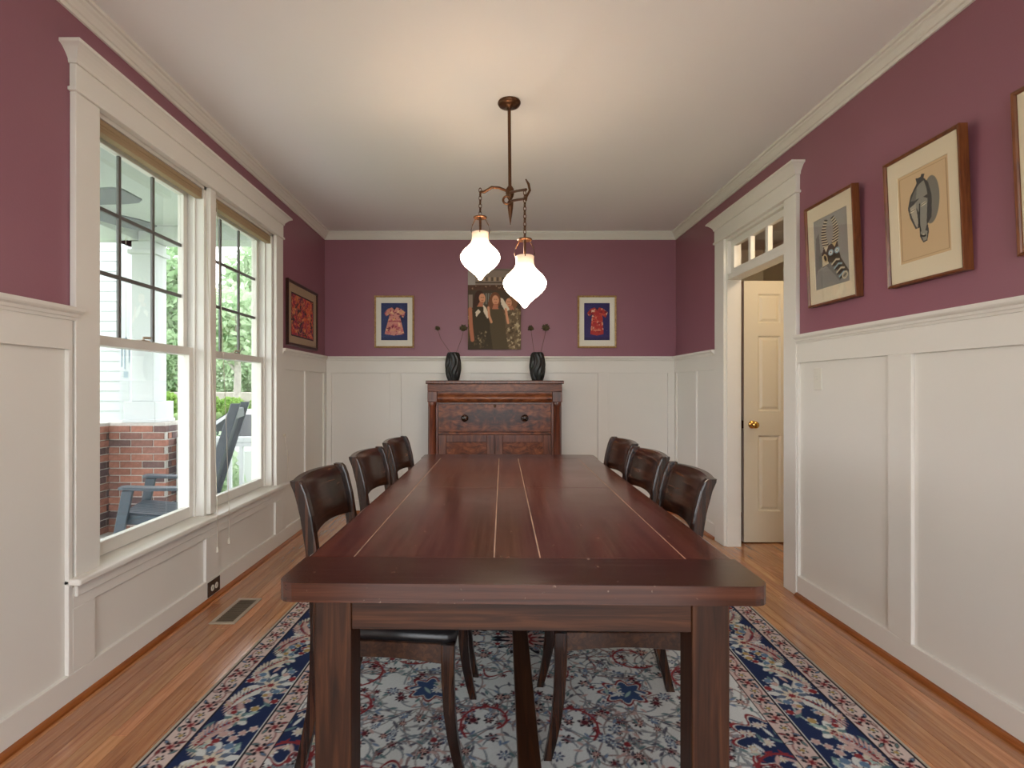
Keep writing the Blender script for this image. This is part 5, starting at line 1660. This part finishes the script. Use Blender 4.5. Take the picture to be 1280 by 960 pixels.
# wind chime
ch_ = thing('wind_chime', 'small blue grey wind chime hanging beside the porch column', 'wind chime', (-3.40, 4.92, 2.74))
MB().tube([(0, 0, 0), (0, 0, -1.10)], 0.0015, 5).build('string', M['cord'], ch_)
MB().lathe([(0.004, -1.08), (0.03, -1.13), (0.045, -1.17), (0.045, -1.18)], 14).build('top_dome', M['chime'], ch_)
for k in range(5):
    a = k * 2 * math.pi / 5
    MB().tube([(0.032 * math.cos(a), 0.032 * math.sin(a), -1.18), (0.032 * math.cos(a), 0.032 * math.sin(a), -1.30 - 0.02 * k)], 0.006, 8).build('chime_tube', M['chime'], ch_)
MB().box(-0.02, 0.02, -0.002, 0.002, -1.46, -1.40).tube([(0, 0, -1.18), (0, 0, -1.40)], 0.001, 5).build('wind_sail', M['chime'], ch_)

# ------------------------------------------------------------------ garden
def ground():
    nx, ny = 40, 60
    vs, fs = [], []
    for j in range(ny):
        for i in range(nx):
            x_, y_ = -40 + i * 80 / (nx - 1), -30 + j * 80 / (ny - 1)
            z_ = -0.62 if y_ < 10.5 else (-0.62 + min(1, (y_ - 10.5) / 2.2) * 1.15 + max(0, y_ - 13) * 0.02)
            vs.append((x_, y_, z_))
    for j in range(ny - 1):
        for i in range(nx - 1):
            fs.append((j * nx + i, j * nx + i + 1, (j + 1) * nx + i + 1, (j + 1) * nx + i))
    m = MB()
    m.add(vs, fs, True)
    return m
struct('ground', ground(), M['grass'], 'green lawn rising behind the driveway', 'lawn')
struct('driveway', MB().box(-30, 6, 7.4, 10.4, -0.63, -0.60), M['asphalt'], 'pale driveway in front of the parked car', 'driveway')
struct('retaining_wall', MB().box(-30, 4, 17.0, 17.5, 0.3, 1.05), M['stonewall'], 'low grey stone wall under the trees', 'wall', 0.02)

def leaves(center, radii, n, size, shell=0.55, seed=1):
    rg = np.random.default_rng(seed)
    d = rg.normal(size=(n, 3))
    d /= np.linalg.norm(d, axis=1)[:, None]
    r = (shell + (1 - shell) * rg.random(n)) * (0.86 + 0.14 * np.sin(d[:, 0] * 7 + seed) * np.cos(d[:, 2] * 6 + d[:, 1] * 5))
    c = d * r[:, None] * np.array(radii) + np.array(center)
    a = rg.normal(size=(n, 3)); a /= np.linalg.norm(a, axis=1)[:, None]
    b = np.cross(a, rg.normal(size=(n, 3))); b /= np.linalg.norm(b, axis=1)[:, None]
    s = size * (0.6 + 0.8 * rg.random(n))[:, None]
    V = np.stack([c - a * s, c - b * s * 0.5, c + a * s, c + b * s * 0.5], 1).reshape(-1, 3)
    me = bpy.data.meshes.new('foliage')
    me.vertices.add(4 * n)
    me.vertices.foreach_set('co', V.astype(np.float32).ravel())
    me.loops.add(4 * n)
    me.loops.foreach_set('vertex_index', np.arange(4 * n, dtype=np.int32))
    me.polygons.add(n)
    me.polygons.foreach_set('loop_start', np.arange(0, 4 * n, 4, dtype=np.int32))
    me.update(calc_edges=True)
    return me

def gz(y_):
    return -0.62 if y_ < 10.5 else (-0.62 + min(1, (y_ - 10.5) / 2.2) * 1.15 + max(0, y_ - 13) * 0.02)
def tree(name, x_, y_, cz, rad, n, size, mat, label, trunk_r, seed, group='trees beyond the porch'):
    z0 = gz(y_) - 0.05
    t = thing(name, label, 'tree', (x_, y_, z0), 0, group)
    hgt = cz - z0
    MB().tube([(0, 0, 0), (0.04, 0.0, hgt * 0.4), (0.0, 0.05, hgt * 0.8), (0.1, 0, hgt * 1.2)], [trunk_r * 1.25, trunk_r, trunk_r * 0.8, trunk_r * 0.3], 10).build('trunk', M['bark'], t)
    for k in range(3):
        a = k * 2.1 + seed
        MB().tube([(0.02, 0.0, hgt * (0.45 + 0.08 * k)), (math.cos(a) * rad[0] * 0.3, math.sin(a) * rad[1] * 0.3, hgt * (0.7 + .08 * k)), (math.cos(a) * rad[0] * 0.65, math.sin(a) * rad[1] * 0.65, hgt * (0.95 + .1 * k))], [trunk_r * 0.6, trunk_r * 0.4, trunk_r * 0.15], 7).build('branch', M['bark'], t)
    tag(link('foliage', leaves((0, 0, hgt), rad, n, size, 0.35, seed), mat, t), kind='stuff')
    return t
tree('young_tree', -6.75, 14.0, 2.9, (1.5, 1.3, 1.25), 2600, 0.10, M['leafpale'], 'slender pale-trunked young tree behind the round bushes', 0.085, 3)
for k, (x_, y_, mt, ds) in enumerate([(-17.9, 21.5, 'leaf', 'beside the clapboard wall'), (-13.45, 21.5, 'leaf', 'beyond the column'), (-9.05, 21.5, 'leafpale', 'beyond the young tree'), (-11.3, 27.5, 'leafpale', 'behind the other trees'), (-4.6, 21.5, 'leaf', 'past the rocking chair')]):
    tree('leafy_tree', x_, y_, 4.1, (2.15, 2.0, 4.0), 9000, 0.17, M[mt], ('deep green' if mt == 'leaf' else 'pale green') + ' full leafy tree at the stone wall, ' + ds, 0.16, 10 + k)
def bush(x_, y_, rad, label, mat, n, size, seed, group):
    t = thing('round_bush', label, 'bush', (x_, y_, gz(y_)), 0, group)
    tag(link('foliage', leaves((0, 0, rad[2] * 0.85), rad, n, size, 0.7, seed), mat, t), kind='stuff')
    MB().tube([(0, 0, -0.05), (0.02, 0, rad[2] * 0.8)], [0.03, 0.015], 7).build('stem', M['bark'], t)
    return t
bush(-6.95, 13.0, (0.32, 0.32, 0.27), 'clipped round bush next to the young tree trunk', M['leafbush'], 1500, 0.045, 41, 'clipped bushes on the bank')
bush(-6.35, 12.9, (0.36, 0.34, 0.25), 'wide clipped bush past the young tree trunk', M['leafbush'], 1500, 0.045, 42, 'clipped bushes on the bank')
bush(-5.75, 13.2, (0.3, 0.3, 0.24), 'small clipped bush farthest along the bank', M['leafbush'], 1500, 0.045, 43, 'clipped bushes on the bank')
bush(-7.9, 12.8, (0.40, 0.36, 0.32), 'clipped round bush seen past the porch column', M['leafbush'], 1800, 0.045, 44, 'clipped bushes on the bank')
bush(-3.45, 6.5, (0.45, 0.35, 0.72), 'loose pale shrub in front of the car', M['leafpale'], 1600, 0.05, 45, 'shrubs outside the railing')
bush(-2.45, 6.3, (0.42, 0.35, 0.66), 'loose pale shrub close to the house outside railing', M['leafpale'], 1600, 0.05, 46, 'shrubs outside the railing')

for k, hx_ in enumerate((-13.6, -11.4, -9.2, -7.0, -4.8)):
    bush(hx_, 18.9 + 0.15 * (k % 2), (1.05, 0.8, 1.5), 'tall shrub behind the stone wall, ' + ('beside the clapboard wall', 'next to the column', 'behind the young tree', 'behind the wide clipped bush', 'past the rocking chair')[k], M['leaf' if k % 2 else 'leafpale'], 4000, 0.09, 60 + k, 'tall shrubs behind the stone wall')

# parked car
car = thing('parked_car', 'silver car with dark windscreen parked on the driveway', 'car', (-4.1, 8.7, -0.60))
def section(pts, w0):
    return pts
low = [(-1.75, 0.28), (-1.70, 0.62), (-1.62, 0.70), (-0.65, 0.86), (0.1, 0.90), (1.9, 0.92), (2.35, 0.86), (2.45, 0.55), (2.40, 0.28)]
rings = []
for y_, e in ((-0.86, 0.06), (-0.82, 0.0), (0.82, 0.0), (0.86, 0.06)):
    rings.append([(x_ * (1 - e * 0.3), y_, z_ - (e if z_ > 0.5 else -e)) for x_, z_ in low])
MB().loft(rings, True, False).build('body', M['carpaint'], car, 0.02, 2)
cab = [(-0.72, 0.86), (0.10, 1.40), (0.35, 1.46), (1.15, 1.46), (1.50, 1.38), (2.05, 0.90)]
rings = []
for y_, f_ in ((-0.80, 0.0), (-0.66, 1.0), (0.66, 1.0), (0.80, 0.0)):
    rings.append([(x_, y_, 0.86 + (z_ - 0.86) * (f_ if z_ > 1.0 else 1)) for x_, z_ in cab])
MB().loft([[(x_, (-1) * (0.78 - 0.14 * (z_ - 0.86) / 0.6), z_) for x_, z_ in cab], [(x_, 0.78 - 0.14 * (z_ - 0.86) / 0.6, z_) for x_, z_ in cab]], True, False).build('cabin', M['carpaint'], car, 0.02, 2)
MB().add([(-0.69, -0.70, 0.885), (-0.69, 0.70, 0.885), (0.06, 0.60, 1.385), (0.06, -0.60, 1.385), (-0.70, -0.70, 0.90), (-0.70, 0.70, 0.90), (0.05, 0.60, 1.40), (0.05, -0.60, 1.40)], [(0, 1, 2, 3), (4, 7, 6, 5), (0, 4, 5, 1), (1, 5, 6, 2), (2, 6, 7, 3), (3, 7, 4, 0)]).build('windscreen', M['carglass'], car)
for s in (-1, 1):
    for xa, xb, xc, xd in ((-0.45, 0.14, 0.55, 0.55), (0.62, 0.62, 1.28, 1.60)):
        p = lambda x_, z_, o_: (x_, s * (0.78 - 0.14 * (z_ - 0.86) / 0.6 + o_), z_)
        q4 = [(xa, 0.93), (xb if xb != xa else xa, 1.38), (xc, 1.38), (xd, 0.93)]
        MB().loft([[p(x_, z_, 0.0) for x_, z_ in q4], [p(x_, z_, 0.006) for x_, z_ in q4]], True, False).build('side_window', M['carglass'], car)
    for x_ in (-1.05, 1.65):
        wh = MB()
        lathe_y(wh, [(0.18, -0.09), (0.31, -0.10), (0.33, -0.06), (0.33, 0.06), (0.31, 0.10), (0.18, 0.09)], (x_, s * 0.78, 0.33), 22)
        whl = wh.build('wheel', M['tyre'], car)
        hb_ = MB()
        lathe_y(hb_, [(0.19, -0.092), (0.15, -0.105), (0.04, -0.11)] if s < 0 else [(0.19, 0.092), (0.15, 0.105), (0.04, 0.11)], (x_, s * 0.78, 0.33), 18)
        hb_.build('hub_cap', M['carpaint'], whl)
